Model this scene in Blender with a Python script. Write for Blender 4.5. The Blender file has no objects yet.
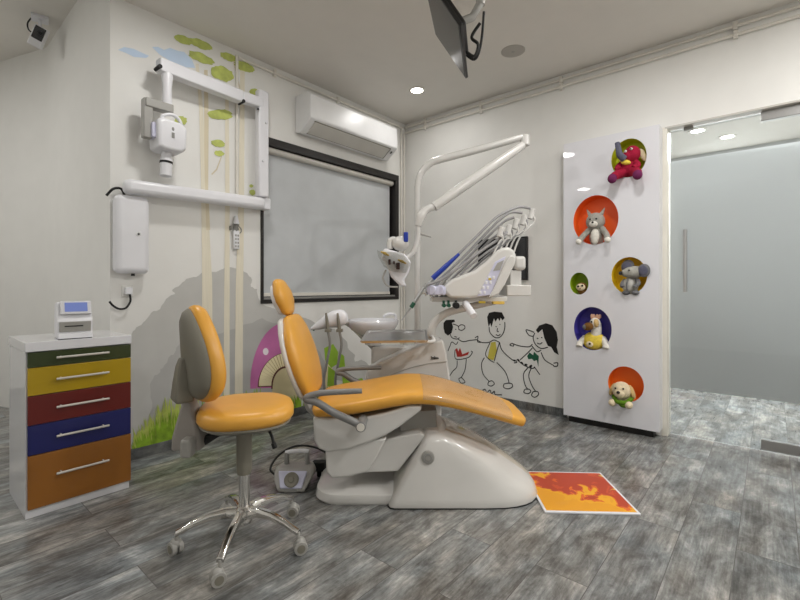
import bpy, bmesh, math, random
from mathutils import Vector, Matrix
random.seed(7)
C = bpy.context.scene.collection
PI = math.pi
# ------------------------------------------------------------------ camera model (room corner = origin, X along window wall, Y along door wall)
FP, HZ, ANG, EYE = 436.0, 287.0, math.radians(40.5), 1.05
CX, CY = -3.547, -2.96
fw = (math.cos(ANG), math.sin(ANG)); rt = (math.sin(ANG), -math.cos(ANG))
YAW = math.atan2(rt[1], rt[0])                      # local x = right of view, local y = depth

def ray(px, py):
    a = (px-400)/FP
    return (fw[0]+a*rt[0], fw[1]+a*rt[1], (HZ-py)/FP)
def onY(px, py, Y=0.0):
    r = ray(px, py); k = (Y-CY)/r[1]; return Vector((CX+k*r[0], Y, EYE+k*r[2]))
def onX(px, py, X=0.0):
    r = ray(px, py); k = (X-CX)/r[0]; return Vector((X, CY+k*r[1], EYE+k*r[2]))

class Fr:                                            # a frame standing on the floor, turned like the dental chair
    def __init__(s, lat, dep, z=0.0):
        s.lat, s.dep, s.z = lat, dep, z
        s.loc = (CX+dep*fw[0]+lat*rt[0], CY+dep*fw[1]+lat*rt[1], z); s.rot = YAW
    def p(s, px, py, d):
        return Vector(((px-400)/FP*d-s.lat, d-s.dep, EYE-(py-HZ)/FP*d-s.z))
    def l(s, lat, d, z): return Vector((lat-s.lat, d-s.dep, z-s.z))

# ------------------------------------------------------------------ materials
def lin(c):
    return tuple((x/255/12.92 if x/255 <= .04045 else ((x/255+.055)/1.055)**2.4) for x in c)
def mat(name, rgb, rough=.5, metal=0.0, spec=.5, var=.04, scale=6.0, bump=0.0, bscale=200.0, emit=0, coat=0.0, stretch=None):
    m = bpy.data.materials.new(name); m.use_nodes = True
    nt = m.node_tree; b = nt.nodes['Principled BSDF']
    c = lin(rgb)
    tc = nt.nodes.new('ShaderNodeTexCoord'); n = nt.nodes.new('ShaderNodeTexNoise'); n.inputs['Scale'].default_value = scale
    n.inputs['Detail'].default_value = 3
    src = tc.outputs['Object']
    if stretch:
        mp = nt.nodes.new('ShaderNodeMapping'); mp.inputs['Scale'].default_value = stretch
        nt.links.new(src, mp.inputs['Vector']); src = mp.outputs['Vector']
    nt.links.new(src, n.inputs['Vector'])
    r = nt.nodes.new('ShaderNodeValToRGB')
    r.color_ramp.elements[0].position = .3; r.color_ramp.elements[1].position = .7
    r.color_ramp.elements[0].color = tuple(max(0, x*(1-var)) for x in c)+(1,)
    r.color_ramp.elements[1].color = tuple(min(1, x*(1+var)) for x in c)+(1,)
    nt.links.new(n.outputs['Fac'], r.inputs['Fac']); nt.links.new(r.outputs['Color'], b.inputs['Base Color'])
    b.inputs['Roughness'].default_value = rough; b.inputs['Metallic'].default_value = metal
    b.inputs['Specular IOR Level'].default_value = spec
    if coat: b.inputs['Coat Weight'].default_value = coat; b.inputs['Coat Roughness'].default_value = .08
    if bump:
        n2 = nt.nodes.new('ShaderNodeTexNoise'); n2.inputs['Scale'].default_value = bscale
        nt.links.new(tc.outputs['Object'], n2.inputs['Vector'])
        bp = nt.nodes.new('ShaderNodeBump'); bp.inputs['Strength'].default_value = bump; bp.inputs['Distance'].default_value = .01
        nt.links.new(n2.outputs['Fac'], bp.inputs['Height']); nt.links.new(bp.outputs['Normal'], b.inputs['Normal'])
    if emit:
        b.inputs['Emission Color'].default_value = c+(1,); b.inputs['Emission Strength'].default_value = emit
    return m

M = {}
def add(name, *a, **k): M[name] = mat(name, *a, **k)
add('wall_paint', (233,232,228), .55, bump=.03, bscale=60, var=.015)
add('corridor_paint', (178,180,180), .55, var=.02)
add('ceiling_paint', (228,224,217), .7, var=.015)
add('white_plastic', (214,212,208), .25, spec=.5, var=.02, coat=.3)
add('gloss_brown_reflect', (196,188,172), .08, coat=.6)  # brownish reflection put into the base colour
add('cool_white', (228,228,232), .3, var=.02)
add('gloss_white', (222,222,226), .12, var=.01, coat=.6)
add('grey_plastic', (138,137,133), .45)
add('mid_grey', (160,158,153), .4)
add('armrest_grey', (128,128,127), .35)
add('shell_grey', (122,118,106), .55, bump=.03)
add('stone_grey', (150,144,138), .55)
add('vinyl_orange', (220,160,62), .36, var=.05, scale=9, bump=.03, bscale=90)
add('chrome', (215,213,210), .12, metal=1)
add('steel', (190,190,190), .28, metal=1, stretch=(1,40,40))
add('black', (16,15,15), .4)
add('dark_frame', (26,21,19), .45)
add('black_gloss', (24,25,29), .12, spec=.6)
add('rubber', (22,22,22), .7)
add('hose_grey', (152,151,152), .4)
add('blue', (30,58,160), .35)
add('green_knob', (20,80,58), .4)
add('amber', (226,190,90), .2)
add('yellow_label', (205,180,60), .4)
add('drawer_green', (44,56,14), .32)
add('drawer_yellow', (172,142,2), .32)
add('drawer_red', (98,18,8), .32)
add('drawer_blue', (20,24,90), .32)
add('drawer_orange', (146,92,28), .32)
add('screen_blue', (112,128,188), .15, emit=.25)
add('blind_fabric', (196,199,201), .75, bump=.02, bscale=300)
add('pale_metal', (196,192,184), .35)
add('ac_white', (230,230,230), .3)
add('ac_off_white', (206,203,196), .45)  # slightly darker off-white of the air flap
add('lamp_glow', (255,250,242), .4, emit=14)
add('conduit', (226,222,213), .35)
add('jamb', (228,224,212), .4)
add('panel_white', (224,224,229), .4, var=.01)
add('speaker_grey', (178,174,167), .6)
add('lilac', (205,205,226), .3)
M['panel_white'].node_tree.nodes['Principled BSDF'].inputs['Coat Weight'].default_value = .5; M['panel_white'].node_tree.nodes['Principled BSDF'].inputs['Coat Roughness'].default_value = .02
# paints of the murals
add('p_hill', (196,195,191), .6); add('p_hill_dark', (180,179,176), .6)
add('p_trunk', (230,223,203), .6, var=.05, stretch=(30,30,1)); add('p_trunk_dark', (220,209,182), .6)
add('p_crown', (186,196,104), .6, var=.22, scale=16); add('p_cloud', (200,219,242), .6)
add('p_grass', (140,176,44), .6, var=.3, scale=22); add('p_grass_light', (186,200,96), .6, var=.15, scale=22)
add('p_cap', (196,112,168), .6, var=.18, scale=3); add('p_gill', (238,226,184), .6); add('p_line', (92,40,30), .6)
add('p_rib', (176,150,98), .6); add('p_stem', (214,202,160), .6); add('p_white', (238,228,236), .6); add('p_leaf', (150,190,50), .6, var=.2)
add('p_ink', (10,9,9), .6); add('p_red', (186,52,46), .6); add('p_yel', (214,200,84), .6); add('p_grn', (28,92,66), .6)
# niches and plush
add('n_lime', (212,218,28), .45); add('n_orange', (255,108,36), .45); add('n_green', (160,190,26), .45)
add('n_yellow', (255,214,26), .45); add('n_blue', (74,66,168), .45); add('n_orange2', (255,130,36), .45)
def plush(n, c): add(n, c, .9, spec=.15, bump=.35, bscale=160, var=.12, scale=40)
for n, c in dict(f_crimson=(158,30,58), f_plum=(112,44,86), f_slate=(96,96,112), f_cream=(226,210,178), f_grey=(158,156,148), f_white=(226,222,212),
                 f_dgrey=(112,112,114), f_brown=(120,84,44), f_tan=(206,176,122), f_yellow=(232,206,84), f_green=(92,128,34), f_pale=(186,184,178), f_pink=(222,176,150)).items(): plush(n, c)

def floor_mat(name, tint=1.0):
    m = bpy.data.materials.new(name); m.use_nodes = True; nt = m.node_tree; N = nt.nodes; L = nt.links
    b = N['Principled BSDF']; tc = N.new('ShaderNodeTexCoord')
    br = N.new('ShaderNodeTexBrick'); br.offset = .37; br.inputs['Scale'].default_value = 1
    br.inputs['Color1'].default_value = (0,0,0,1); br.inputs['Color2'].default_value = (1,1,1,1); br.inputs['Mortar'].default_value = (.5,.5,.5,1)
    br.inputs['Mortar Size'].default_value = .0016; br.inputs['Brick Width'].default_value = .98; br.inputs['Row Height'].default_value = .19
    L.new(tc.outputs['Object'], br.inputs['Vector'])
    mul = N.new('ShaderNodeMath'); mul.operation = 'MULTIPLY'; mul.inputs[1].default_value = 37; L.new(br.outputs['Color'], mul.inputs[0])
    def noise(sc, st, det, dist=0, r=.6):
        mp = N.new('ShaderNodeMapping'); mp.inputs['Scale'].default_value = st; L.new(tc.outputs['Object'], mp.inputs['Vector'])
        n = N.new('ShaderNodeTexNoise'); n.noise_dimensions = '4D'; n.inputs['Scale'].default_value = sc; n.inputs['Detail'].default_value = det
        n.inputs['Roughness'].default_value = r; n.inputs['Distortion'].default_value = dist
        L.new(mp.outputs['Vector'], n.inputs['Vector']); L.new(mul.outputs[0], n.inputs['W']); return n
    big = noise(4.6, (1, 2.3, 1), 8, .35, .70); fine = noise(16, (.35, 5.5, 1), 5, .2, .7); hue = noise(2.2, (1, 2, 1), 3, .3)
    r1 = N.new('ShaderNodeValToRGB'); e = r1.color_ramp.elements
    e[0].position = .30; e[0].color = lin((78,76,73))+(1,); e[1].position = .72; e[1].color = lin((220,217,211))+(1,)
    k = e.new(.43); k.color = lin((114,113,111))+(1,); k = e.new(.53); k.color = lin((144,145,144))+(1,); k = e.new(.61); k.color = lin((174,173,170))+(1,)
    L.new(big.outputs['Fac'], r1.inputs['Fac'])
    r2 = N.new('ShaderNodeValToRGB'); r2.color_ramp.elements[0].position = .32; r2.color_ramp.elements[0].color = (.40,.39,.38,1)
    r2.color_ramp.elements[1].position = .68; r2.color_ramp.elements[1].color = (1.15,1.15,1.15,1); L.new(fine.outputs['Fac'], r2.inputs['Fac'])
    mx = N.new('ShaderNodeMix'); mx.data_type = 'RGBA'; mx.blend_type = 'MULTIPLY'; mx.inputs[0].default_value = .75
    L.new(r1.outputs['Color'], mx.inputs[6]); L.new(r2.outputs['Color'], mx.inputs[7])
    r3 = N.new('ShaderNodeValToRGB'); r3.color_ramp.elements[0].position = .35; r3.color_ramp.elements[0].color = (1.05,.99,.92,1)
    r3.color_ramp.elements[1].position = .65; r3.color_ramp.elements[1].color = (.93,.99,1.03,1); L.new(hue.outputs['Fac'], r3.inputs['Fac'])
    m2 = N.new('ShaderNodeMix'); m2.data_type = 'RGBA'; m2.blend_type = 'MULTIPLY'; m2.inputs[0].default_value = 1
    L.new(mx.outputs[2], m2.inputs[6]); L.new(r3.outputs['Color'], m2.inputs[7])
    r4 = N.new('ShaderNodeValToRGB'); r4.color_ramp.elements[0].color = (.80*tint,.80*tint,.80*tint,1); r4.color_ramp.elements[1].color = (1.08*tint,1.08*tint,1.08*tint,1)
    L.new(br.outputs['Color'], r4.inputs['Fac'])
    m3 = N.new('ShaderNodeMix'); m3.data_type = 'RGBA'; m3.blend_type = 'MULTIPLY'; m3.inputs[0].default_value = 1
    L.new(m2.outputs[2], m3.inputs[6]); L.new(r4.outputs['Color'], m3.inputs[7])
    m4 = N.new('ShaderNodeMix'); m4.data_type = 'RGBA'; L.new(br.outputs['Fac'], m4.inputs[0])
    L.new(m3.outputs[2], m4.inputs[6]); m4.inputs[7].default_value = lin((92,90,88))+(1,)
    L.new(m4.outputs[2], b.inputs['Base Color'])
    b.inputs['Roughness'].default_value = .2; b.inputs['Specular IOR Level'].default_value = .5
    bp = N.new('ShaderNodeBump'); bp.inputs['Strength'].default_value = .06; bp.inputs['Distance'].default_value = .004
    L.new(fine.outputs['Fac'], bp.inputs['Height']); L.new(bp.outputs['Normal'], b.inputs['Normal'])
    return m
M['floor'] = floor_mat('weathered_plank_tile')
M['skirt'] = floor_mat('weathered_plank_skirting', .62)

def print_mat():                                       # posterised orange / red / yellow print of the floor mat
    m = bpy.data.materials.new('mat_print'); m.use_nodes = True; nt = m.node_tree; N = nt.nodes; L = nt.links; b = N['Principled BSDF']
    tc = N.new('ShaderNodeTexCoord'); n = N.new('ShaderNodeTexNoise'); n.inputs['Scale'].default_value = 9; n.inputs['Detail'].default_value = 6
    n.inputs['Distortion'].default_value = .8; L.new(tc.outputs['Object'], n.inputs['Vector'])
    sp = N.new('ShaderNodeSeparateXYZ'); L.new(tc.outputs['Object'], sp.inputs[0])
    a = N.new('ShaderNodeMath'); a.operation = 'MULTIPLY_ADD'; a.inputs[1].default_value = .95; a.inputs[2].default_value = 0
    L.new(sp.outputs['Y'], a.inputs[0]); s = N.new('ShaderNodeMath'); L.new(a.outputs[0], s.inputs[0]); L.new(n.outputs['Fac'], s.inputs[1])
    dd = N.new('ShaderNodeVectorMath'); dd.operation = 'DISTANCE'; dd.inputs[1].default_value = (-.075,.02,0); L.new(tc.outputs['Object'], dd.inputs[0])
    mr = N.new('ShaderNodeMapRange'); mr.inputs['From Min'].default_value = 0; mr.inputs['From Max'].default_value = .13; mr.inputs['To Min'].default_value = .22; mr.inputs['To Max'].default_value = 0
    L.new(dd.outputs['Value'], mr.inputs['Value']); xm = N.new('ShaderNodeMath'); xm.operation = 'MULTIPLY_ADD'; xm.inputs[1].default_value = .8; L.new(sp.outputs['X'], xm.inputs[0]); L.new(mr.outputs[0], xm.inputs[2])
    L.new(xm.outputs[0], a.inputs[2])
    r = N.new('ShaderNodeValToRGB'); r.color_ramp.interpolation = 'CONSTANT'; e = r.color_ramp.elements
    e[0].position = 0; e[0].color = lin((232,160,30))+(1,); e[1].position = .86; e[1].color = lin((240,190,90))+(1,)
    for p, c in ((.40,(238,172,30)), (.50,(222,104,38)), (.545,(186,66,36)), (.74,(205,84,44)), (.80,(190,70,40))):
        k = e.new(p); k.color = lin(c)+(1,)
    L.new(s.outputs[0], r.inputs['Fac']); L.new(r.outputs['Color'], b.inputs['Base Color']); b.inputs['Roughness'].default_value = .35
    return m
M['mat_print'] = print_mat()

def glassy(name, col, rough, alpha_t, kind):
    m = bpy.data.materials.new(name); m.use_nodes = True; nt = m.node_tree; N = nt.nodes; L = nt.links
    out = N['Material Output']; N.remove(N['Principled BSDF'])
    tr = N.new('ShaderNodeBsdfTransparent'); gl = N.new('ShaderNodeBsdfGlossy'); gl.inputs['Roughness'].default_value = rough
    tr.inputs['Color'].default_value = lin(col)+(1,)
    mix = N.new('ShaderNodeMixShader'); fr = N.new('ShaderNodeFresnel'); fr.inputs['IOR'].default_value = 1.45
    if kind == 'frost':
        d = N.new('ShaderNodeBsdfDiffuse'); t = N.new('ShaderNodeBsdfTranslucent'); dm = N.new('ShaderNodeMixShader')
        nz = N.new('ShaderNodeTexNoise'); nz.inputs['Scale'].default_value = 1.5
        tc = N.new('ShaderNodeTexCoord'); L.new(tc.outputs['Object'], nz.inputs['Vector'])
        rr = N.new('ShaderNodeValToRGB'); c = lin(col); rr.color_ramp.elements[0].color = tuple(x*.97 for x in c)+(1,); rr.color_ramp.elements[1].color = c+(1,)
        L.new(nz.outputs['Fac'], rr.inputs['Fac']); L.new(rr.outputs['Color'], d.inputs['Color']); L.new(rr.outputs['Color'], t.inputs['Color'])
        dm.inputs[0].default_value = .5; L.new(d.outputs[0], dm.inputs[1]); L.new(t.outputs[0], dm.inputs[2])
        L.new(dm.outputs[0], mix.inputs[1])
    else: L.new(tr.outputs[0], mix.inputs[1])
    L.new(fr.outputs[0], mix.inputs[0]); L.new(gl.outputs[0], mix.inputs[2]); L.new(mix.outputs[0], out.inputs['Surface'])
    return m
M['glass'] = glassy('clear_glass', (246,249,250), .02, 1, 'clear')
M['frost'] = glassy('frosted_film', (247,247,246), .25, 0, 'frost')
def film():
    m = bpy.data.materials.new('film_plastic'); m.use_nodes = True; nt = m.node_tree; N = nt.nodes; L = nt.links; b = N['Principled BSDF']
    nz = N.new('ShaderNodeTexNoise'); nz.inputs['Scale'].default_value = 7; tc = N.new('ShaderNodeTexCoord'); L.new(tc.outputs['Object'], nz.inputs['Vector'])
    r = N.new('ShaderNodeValToRGB'); r.color_ramp.elements[0].color = lin((196,168,128))+(1,); r.color_ramp.elements[1].color = lin((214,196,168))+(1,)  # tan tint stands in for the brown reflection on the clear plastic
    L.new(nz.outputs['Fac'], r.inputs['Fac']); L.new(r.outputs['Color'], b.inputs['Base Color']); b.inputs['Roughness'].default_value = .07; b.inputs['Specular IOR Level'].default_value = .8
    a = N.new('ShaderNodeValToRGB'); a.color_ramp.elements[0].color = (.26,.26,.26,1); a.color_ramp.elements[1].color = (.40,.40,.40,1)
    L.new(nz.outputs['Fac'], a.inputs['Fac']); L.new(a.outputs['Color'], b.inputs['Alpha'])
    return m
M['film'] = film()
M['clear'] = glassy('clear_plastic', (240,240,238), .06, 1, 'clear')

# ------------------------------------------------------------------ mesh helpers
def V(*a): return Vector(a)
class B:
    def __init__(s): s.bm = bmesh.new()
    def quadring(s, rings, caps=(True, True), closed=True):
        vs = [[s.bm.verts.new(p) for p in r] for r in rings]
        n = len(rings[0])
        for a, b in zip(vs, vs[1:]):
            for i in range(n if closed else n-1):
                j = (i+1) % n
                try: s.bm.faces.new((a[i], a[j], b[j], b[i]))
                except ValueError: pass
        if caps[0]: s.bm.faces.new(vs[0][::-1])
        if caps[1]: s.bm.faces.new(vs[-1])
        return s
    def box(s, x0, x1, y0, y1, z0, z1, T=None):
        r = [[V(x0,y0,z), V(x1,y0,z), V(x1,y1,z), V(x0,y1,z)] for z in (z0, z1)]
        if T: r = [[T @ p for p in q] for q in r]
        return s.quadring(r)
    def prism(s, poly, axis, a, b):                    # poly in the two remaining axes, extruded along axis
        def mk(p, t): return {'x': V(t,p[0],p[1]), 'y': V(p[0],t,p[1]), 'z': V(p[0],p[1],t)}[axis]
        return s.quadring([[mk(p, a) for p in poly], [mk(p, b) for p in poly]])
    def tube(s, pts, r, n=10, smooth=0, flat=1.0):
        pts = [Vector(p) for p in pts]
        rad = r if isinstance(r, (list, tuple)) else [r]*len(pts)
        if smooth:
            q, rr = [], []
            for i in range(len(pts)-1):
                p0, p1, p2, p3 = pts[max(i-1,0)], pts[i], pts[i+1], pts[min(i+2,len(pts)-1)]
                for k in range(smooth):
                    t = k/smooth
                    q.append(.5*((2*p1)+(p2-p0)*t+(2*p0-5*p1+4*p2-p3)*t*t+(3*p1-p0-3*p2+p3)*t**3)); rr.append(rad[i]*(1-t)+rad[i+1]*t)
            q.append(pts[-1]); rr.append(rad[-1]); pts, rad = q, rr
        up = None; rings = []
        for i, p in enumerate(pts):
            t = (pts[min(i+1,len(pts)-1)]-pts[max(i-1,0)]).normalized()
            if up is None:
                up = V(0,0,1) if abs(t.z) < .9 else V(1,0,0)
            u = t.cross(up).normalized(); w = u.cross(t).normalized(); up = w
            rings.append([p+(u*math.cos(2*PI*k/n)*flat+w*math.sin(2*PI*k/n))*rad[i] for k in range(n)])
        return s.quadring(rings)
    def cyl(s, p, q, r0, r1=None, n=20): return s.tube([p, q], [r0, r0 if r1 is None else r1], n)
    def lathe(s, prof, n=28, T=None, caps=(True, True)):
        rings = []
        for r, z in prof:
            rings.append([V(r*math.cos(2*PI*k/n), r*math.sin(2*PI*k/n), z) for k in range(n)])
        if T: rings = [[T @ p for p in q] for q in rings]
        return s.quadring(rings, caps)
    def ell(s, c, r, rot=(0,0,0), n=14):
        if not isinstance(r, (tuple, list)): r = (r, r, r)
        T = Matrix.Translation(Vector(c)) @ Matrix.Rotation(rot[2],4,'Z') @ Matrix.Rotation(rot[1],4,'Y') @ Matrix.Rotation(rot[0],4,'X') @ Matrix.Diagonal((r[0],r[1],r[2],1))
        bmesh.ops.create_uvsphere(s.bm, u_segments=n+4, v_segments=n, radius=1, matrix=T); return s
    def slab(s, path, hw, ht, n=28, e=3.2, end=.6):    # cushion swept along a path in xz: half widths along y, half thickness across
        pts = [V(p[0],0,p[1]) for p in path]; rings = []
        m = len(pts)
        def ring(c, nrm, w, t):
            o = []
            for k in range(n):
                a = 2*PI*k/n; ca, sa = math.cos(a), math.sin(a)
                y = w*math.copysign(abs(ca)**(2/e), ca); q = t*math.copysign(abs(sa)**(2/e), sa)
                o.append(c+V(0,y,0)+nrm*q)
            return o
        T = [(pts[min(i+1,m-1)]-pts[max(i-1,0)]).normalized() for i in range(m)]
        Nn = [V(-t.z,0,t.x) for t in T]
        for f, ws, ts in ((1,.55,.35),(.75,.8,.7),(.35,.95,.92)): rings.append(ring(pts[0]-T[0]*ht[0]*end*f, Nn[0], hw[0]*ws, ht[0]*ts))
        for i in range(m): rings.append(ring(pts[i], Nn[i], hw[i], ht[i]))
        for f, ws, ts in ((.35,.95,.92),(.75,.8,.7),(1,.55,.35)): rings.append(ring(pts[-1]+T[-1]*ht[-1]*end*f, Nn[-1], hw[-1]*ws, ht[-1]*ts))
        return s.quadring(rings)
    def face(s, pts):
        s.bm.faces.new([s.bm.verts.new(p) for p in pts]); return s

def obj(name, b, m, parent=None, bev=0, sub=0, ang=38, seg=3):
    me = bpy.data.meshes.new(name); bm = b.bm
    bmesh.ops.recalc_face_normals(bm, faces=bm.faces[:]); bm.to_mesh(me); bm.free()
    for p in me.polygons: p.use_smooth = True
    me.set_sharp_from_angle(angle=math.radians(ang))
    o = bpy.data.objects.new(name, me); C.objects.link(o)
    me.materials.append(M[m] if isinstance(m, str) else m)
    if parent is not None: o.parent = parent
    if bev:
        md = o.modifiers.new('bevel', 'BEVEL'); md.width = bev; md.segments = seg; md.limit_method = 'ANGLE'; md.angle_limit = math.radians(32)
    if sub:
        md = o.modifiers.new('subd', 'SUBSURF'); md.levels = sub; md.render_levels = sub
    return o
def thing(name, label, cat, loc=(0,0,0), rotz=0, group=None):
    o = bpy.data.objects.new(name, None); C.objects.link(o); o.empty_display_size = .05
    o.location = loc; o.rotation_euler = (0,0,rotz); o['label'] = label; o['category'] = cat
    if group: o['group'] = group
    return o
def tag(o, label, cat, group=None):
    o['label'] = label; o['category'] = cat
    if group: o['group'] = group
    return o
def struct(name, b, m, bev=0, label=None):
    o = obj(name, b, m, bev=bev); o['kind'] = 'structure'
    if label: o['label'] = label
    o['category'] = name.split('_')[0]
    return o
def clone(root, loc, rotz, label=None, name=None):
    r = root.copy(); C.objects.link(r); r.location = loc; r.rotation_euler = (0,0,rotz)
    if label: r['label'] = label
    for ch in list(root.children):
        c = ch.copy(); C.objects.link(c); c.parent = r
        for g in list(ch.children):
            d = g.copy(); C.objects.link(d); d.parent = c
    return r
def srow(pts, off=.0): return pts

# ================================================================== SETTING
H = 2.77; HC = 2.45; HP = 3.03
ML = -2.705                                              # left end of the mural wall
WX0, WX1, WZ0, WZ1 = -1.715, -.113, .923, 2.205           # window opening (outer frame)
DY0, DY1, DZ = -2.385, -3.32, 2.175                       # glass door opening
b = B(); b.box(-5.3, .0, -4.9, 3.1, -.1, 0); b.box(0, 2.2, -4.9, .3, -.1, 0); struct('floor', b, 'floor', label='grey weathered plank tile floor')
b = B(); b.box(-5.3, 2.2, -4.9, 0, H, H+.1); b.box(ML+.02, 2.2, 0, .3, H, H+.1); struct('ceiling', b, 'ceiling_paint', label='plain off white ceiling')
b = B(); b.box(ML, WX0, 0, .18, 0, H); b.box(WX1, .12, 0, .18, 0, H); b.box(WX0, WX1, 0, .18, 0, WZ0); b.box(WX0, WX1, 0, .18, WZ1, H)
struct('wall_back', b, 'wall_paint', label='white window wall with the painted mural')
b = B(); b.box(0, .12, DY0, 0, 0, H); b.box(0, .12, DY1, DY0, DZ, H); b.box(0, .12, -4.9, DY1, 0, H)
struct('wall_right', b, 'wall_paint', label='white wall with the glass door')
b = B(); b.box(-5.3, ML+.12, 0, 3.1, HP, HP+.1); struct('ceiling_passage', b, 'ceiling_paint', label='higher ceiling of the side passage')
b = B(); b.box(-5.3, ML+.02, -.05, .0, H+.1, HP+.1); struct('wall_fascia', b, 'wall_paint')
b = B(); b.prism([(ML,.18),(ML+.12,.18),(ML+.12,1.62),(-3.11,3.1),(-3.23,3.1),(ML,1.60)], 'z', 0, HP); b.box(ML,ML+.12,.0,.18,H,HP); struct('wall_return', b, 'wall_paint', label='white side wall behind the drawer cabinet')
b = B(); b.box(-5.3, -3.2, 3.0, 3.1, 0, HP); struct('wall_far', b, 'wall_paint')
b = B(); b.box(-5.4, -5.3, -4.9, 3.1, 0, HP); struct('wall_left', b, 'wall_paint')
b = B(); b.box(-5.3, 2.2, -5.0, -4.9, 0, H); struct('wall_front', b, 'wall_paint')
b = B(); b.box(2.0, 2.1, -4.9, .3, 0, H); b.box(.12, 2.0, .2, .3, 0, H); struct('wall_corridor', b, 'corridor_paint', label='pale corridor wall beyond the glass door')
b = B(); b.box(.12, 2.0, -4.9, .2, HC, HC+.06); struct('ceiling_corridor', b, 'ceiling_paint', label='lower corridor ceiling beyond the glass door')
b = B(); b.box(ML, -.014, -.014, -.0005, 0, .066); struct('baseboard_back', b, 'skirt')
b = B(); b.box(-.014, -.0005, -1.70, -.0, 0, .066); struct('baseboard_right', b, 'skirt')

# window 1: dark frame, glass, behind a roller blind
w = thing('window_1', 'black framed window behind a closed white roller blind', 'window', (WX0, 0, WZ0)); w['kind'] = 'structure'
ww, wh = WX1-WX0, WZ1-WZ0
b = B(); b.box(0, ww, -.012, .16, wh-.062, wh); b.box(0, ww, -.012, .16, 0, .03); b.box(0, .022, -.012, .16, .03, wh-.062); b.box(ww-.05, ww, -.012, .16, .03, wh-.062)
obj('window_frame', b, 'dark_frame', w, bev=.002)
b = B(); b.box(.022, ww-.05, .13, .136, .03, wh-.062); obj('pane', b, 'glass', w)
b = B(); b.box(.022, ww-.05, -.004, .12, .031, .046); obj('window_sill', b, 'grey_plastic', w)
rb = thing('roller_blind', 'white roller blind drawn down over the window', 'blind', (WX0+.03, .03, WZ1-.11))
L = ww-.03-.075
b = B(); b.cyl((0,0,.022), (L+.012,0,.022), .026); obj('roller_tube', b, 'pale_metal', rb)
b = B(); b.box(.002, L, .022, .025, -(wh-.175), .02); obj('blind_fabric', b, 'blind_fabric', rb)
b = B(); b.box(.002, L, .014, .032, -(wh-.162), -(wh-.176)+.014); obj('bottom_bar', b, 'conduit', rb, bev=.003)
b = B(); b.box(L+.0, L+.014, .0, .05, -.004, .05); obj('end_bracket', b, 'pale_metal', rb, bev=.002)

# door 1: frameless glass door with frosted film
d = thing('door_1', 'frameless frosted glass door with long steel pull handle', 'door', (.055, DY0-.02, 0)); d['kind'] = 'structure'
DW = (DY0-.02)-(DY1+.01)
b = B(); b.box(-.006, .006, -DW, 0, .012, DZ-.02); obj('glass_leaf', b, 'glass', d)
zb, zt = .335, 1.94
b = B(); b.box(.0065, .0078, -DW+.002, -.002, zb, zt); obj('frosted_film', b, 'frost', d)
for z, z1 in ((DZ-.075, DZ-.012), (.02, .085)):
    b = B(); b.box(-.016, .016, -DW, -.5+.0, z, z1)
    o = obj('patch_fitting', b, 'steel', d, bev=.003)
b = B(); y = -.098
b.tube([(-.05,y,1.015), (-.05,y,1.445)], .0125, 12); b.cyl((-.05,y,1.06), (.0,y,1.06), .008); b.cyl((-.05,y,1.40), (0,y,1.40), .008)
obj('door_handle', b, 'steel', d)
b = B(); b.box(-.012, .012, -.14, -.085, DZ-.035, DZ-.002); obj('door_stop', b, 'grey_plastic', d)
b = B(); b.box(-.002, .125, DY0-.016, DY0+.022, 0, DZ+.0); struct('trim_1', b, 'jamb', bev=.003, label='cream door jamb at the left of the glass door')
b = B(); b.box(-.004, .13, DY1, DY0, DZ-.012, DZ-.0005); struct('trim_2', b, 'pale_metal', label='thin header strip above the glass door')

# ------------------------------------------------------------------ pipes
def conduit(name, label, pts, clamps, r=.011):
    t = thing(name, label, 'pipe', pts[0]); o0 = Vector(pts[0])
    b = B(); b.tube([Vector(p)-o0 for p in pts], r, 10); obj('pipe', b, 'conduit', t)
    for c, nrm in clamps:
        c = Vector(c)-o0; b = B(); n = Vector(nrm); a = V(0,0,1) if abs(n.z) < .5 else V(1,0,0)
        tt = n.cross(a)
        b.tube([c-tt*.011, c+tt*.011], .016, 10); b.box(c.x-.012-(.0), c.x+.012, c.y-.012, c.y+.012, c.z-.026, c.z+.026)
        obj('pipe_clamp', b, 'conduit', t, bev=.002)
    return t
yc = [-.28, -.92, -1.66, -2.78]
conduit('conduit_pipe', 'upper white conduit running along the top of the door wall', [(-.014,-.015,2.728), (-.014,-4.8,2.728)], [((-.014,y,2.728),(1,0,0)) for y in yc])
conduit('conduit_pipe', 'lower white conduit running along the top of the door wall', [(-.014,-.015,2.672), (-.014,-4.8,2.672)], [((-.014,y,2.672),(1,0,0)) for y in yc])
xv = onY(236, 200).x
conduit('conduit_pipe', 'white conduit along the top of the window wall above the air conditioner', [(-.05,-.013,2.715), (xv+.012,-.013,2.715)], [((-.95,-.013,2.715),(0,1,0)), ((-1.6,-.013,2.715),(0,1,0))])
conduit('conduit_pipe', 'white conduit dropping between painted trunks to the x-ray arm', [(xv,-.013,2.726), (xv,-.013,1.66)], [])
conduit('conduit_pipe', 'left of two white conduits running down the corner beside the window', [(-.075,-.013,2.70), (-.075,-.013,.07)], [], .010)
conduit('conduit_pipe', 'right of two white conduits running down the corner beside the window', [(-.03,-.013,2.66), (-.03,-.013,.07)], [], .010)

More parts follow.
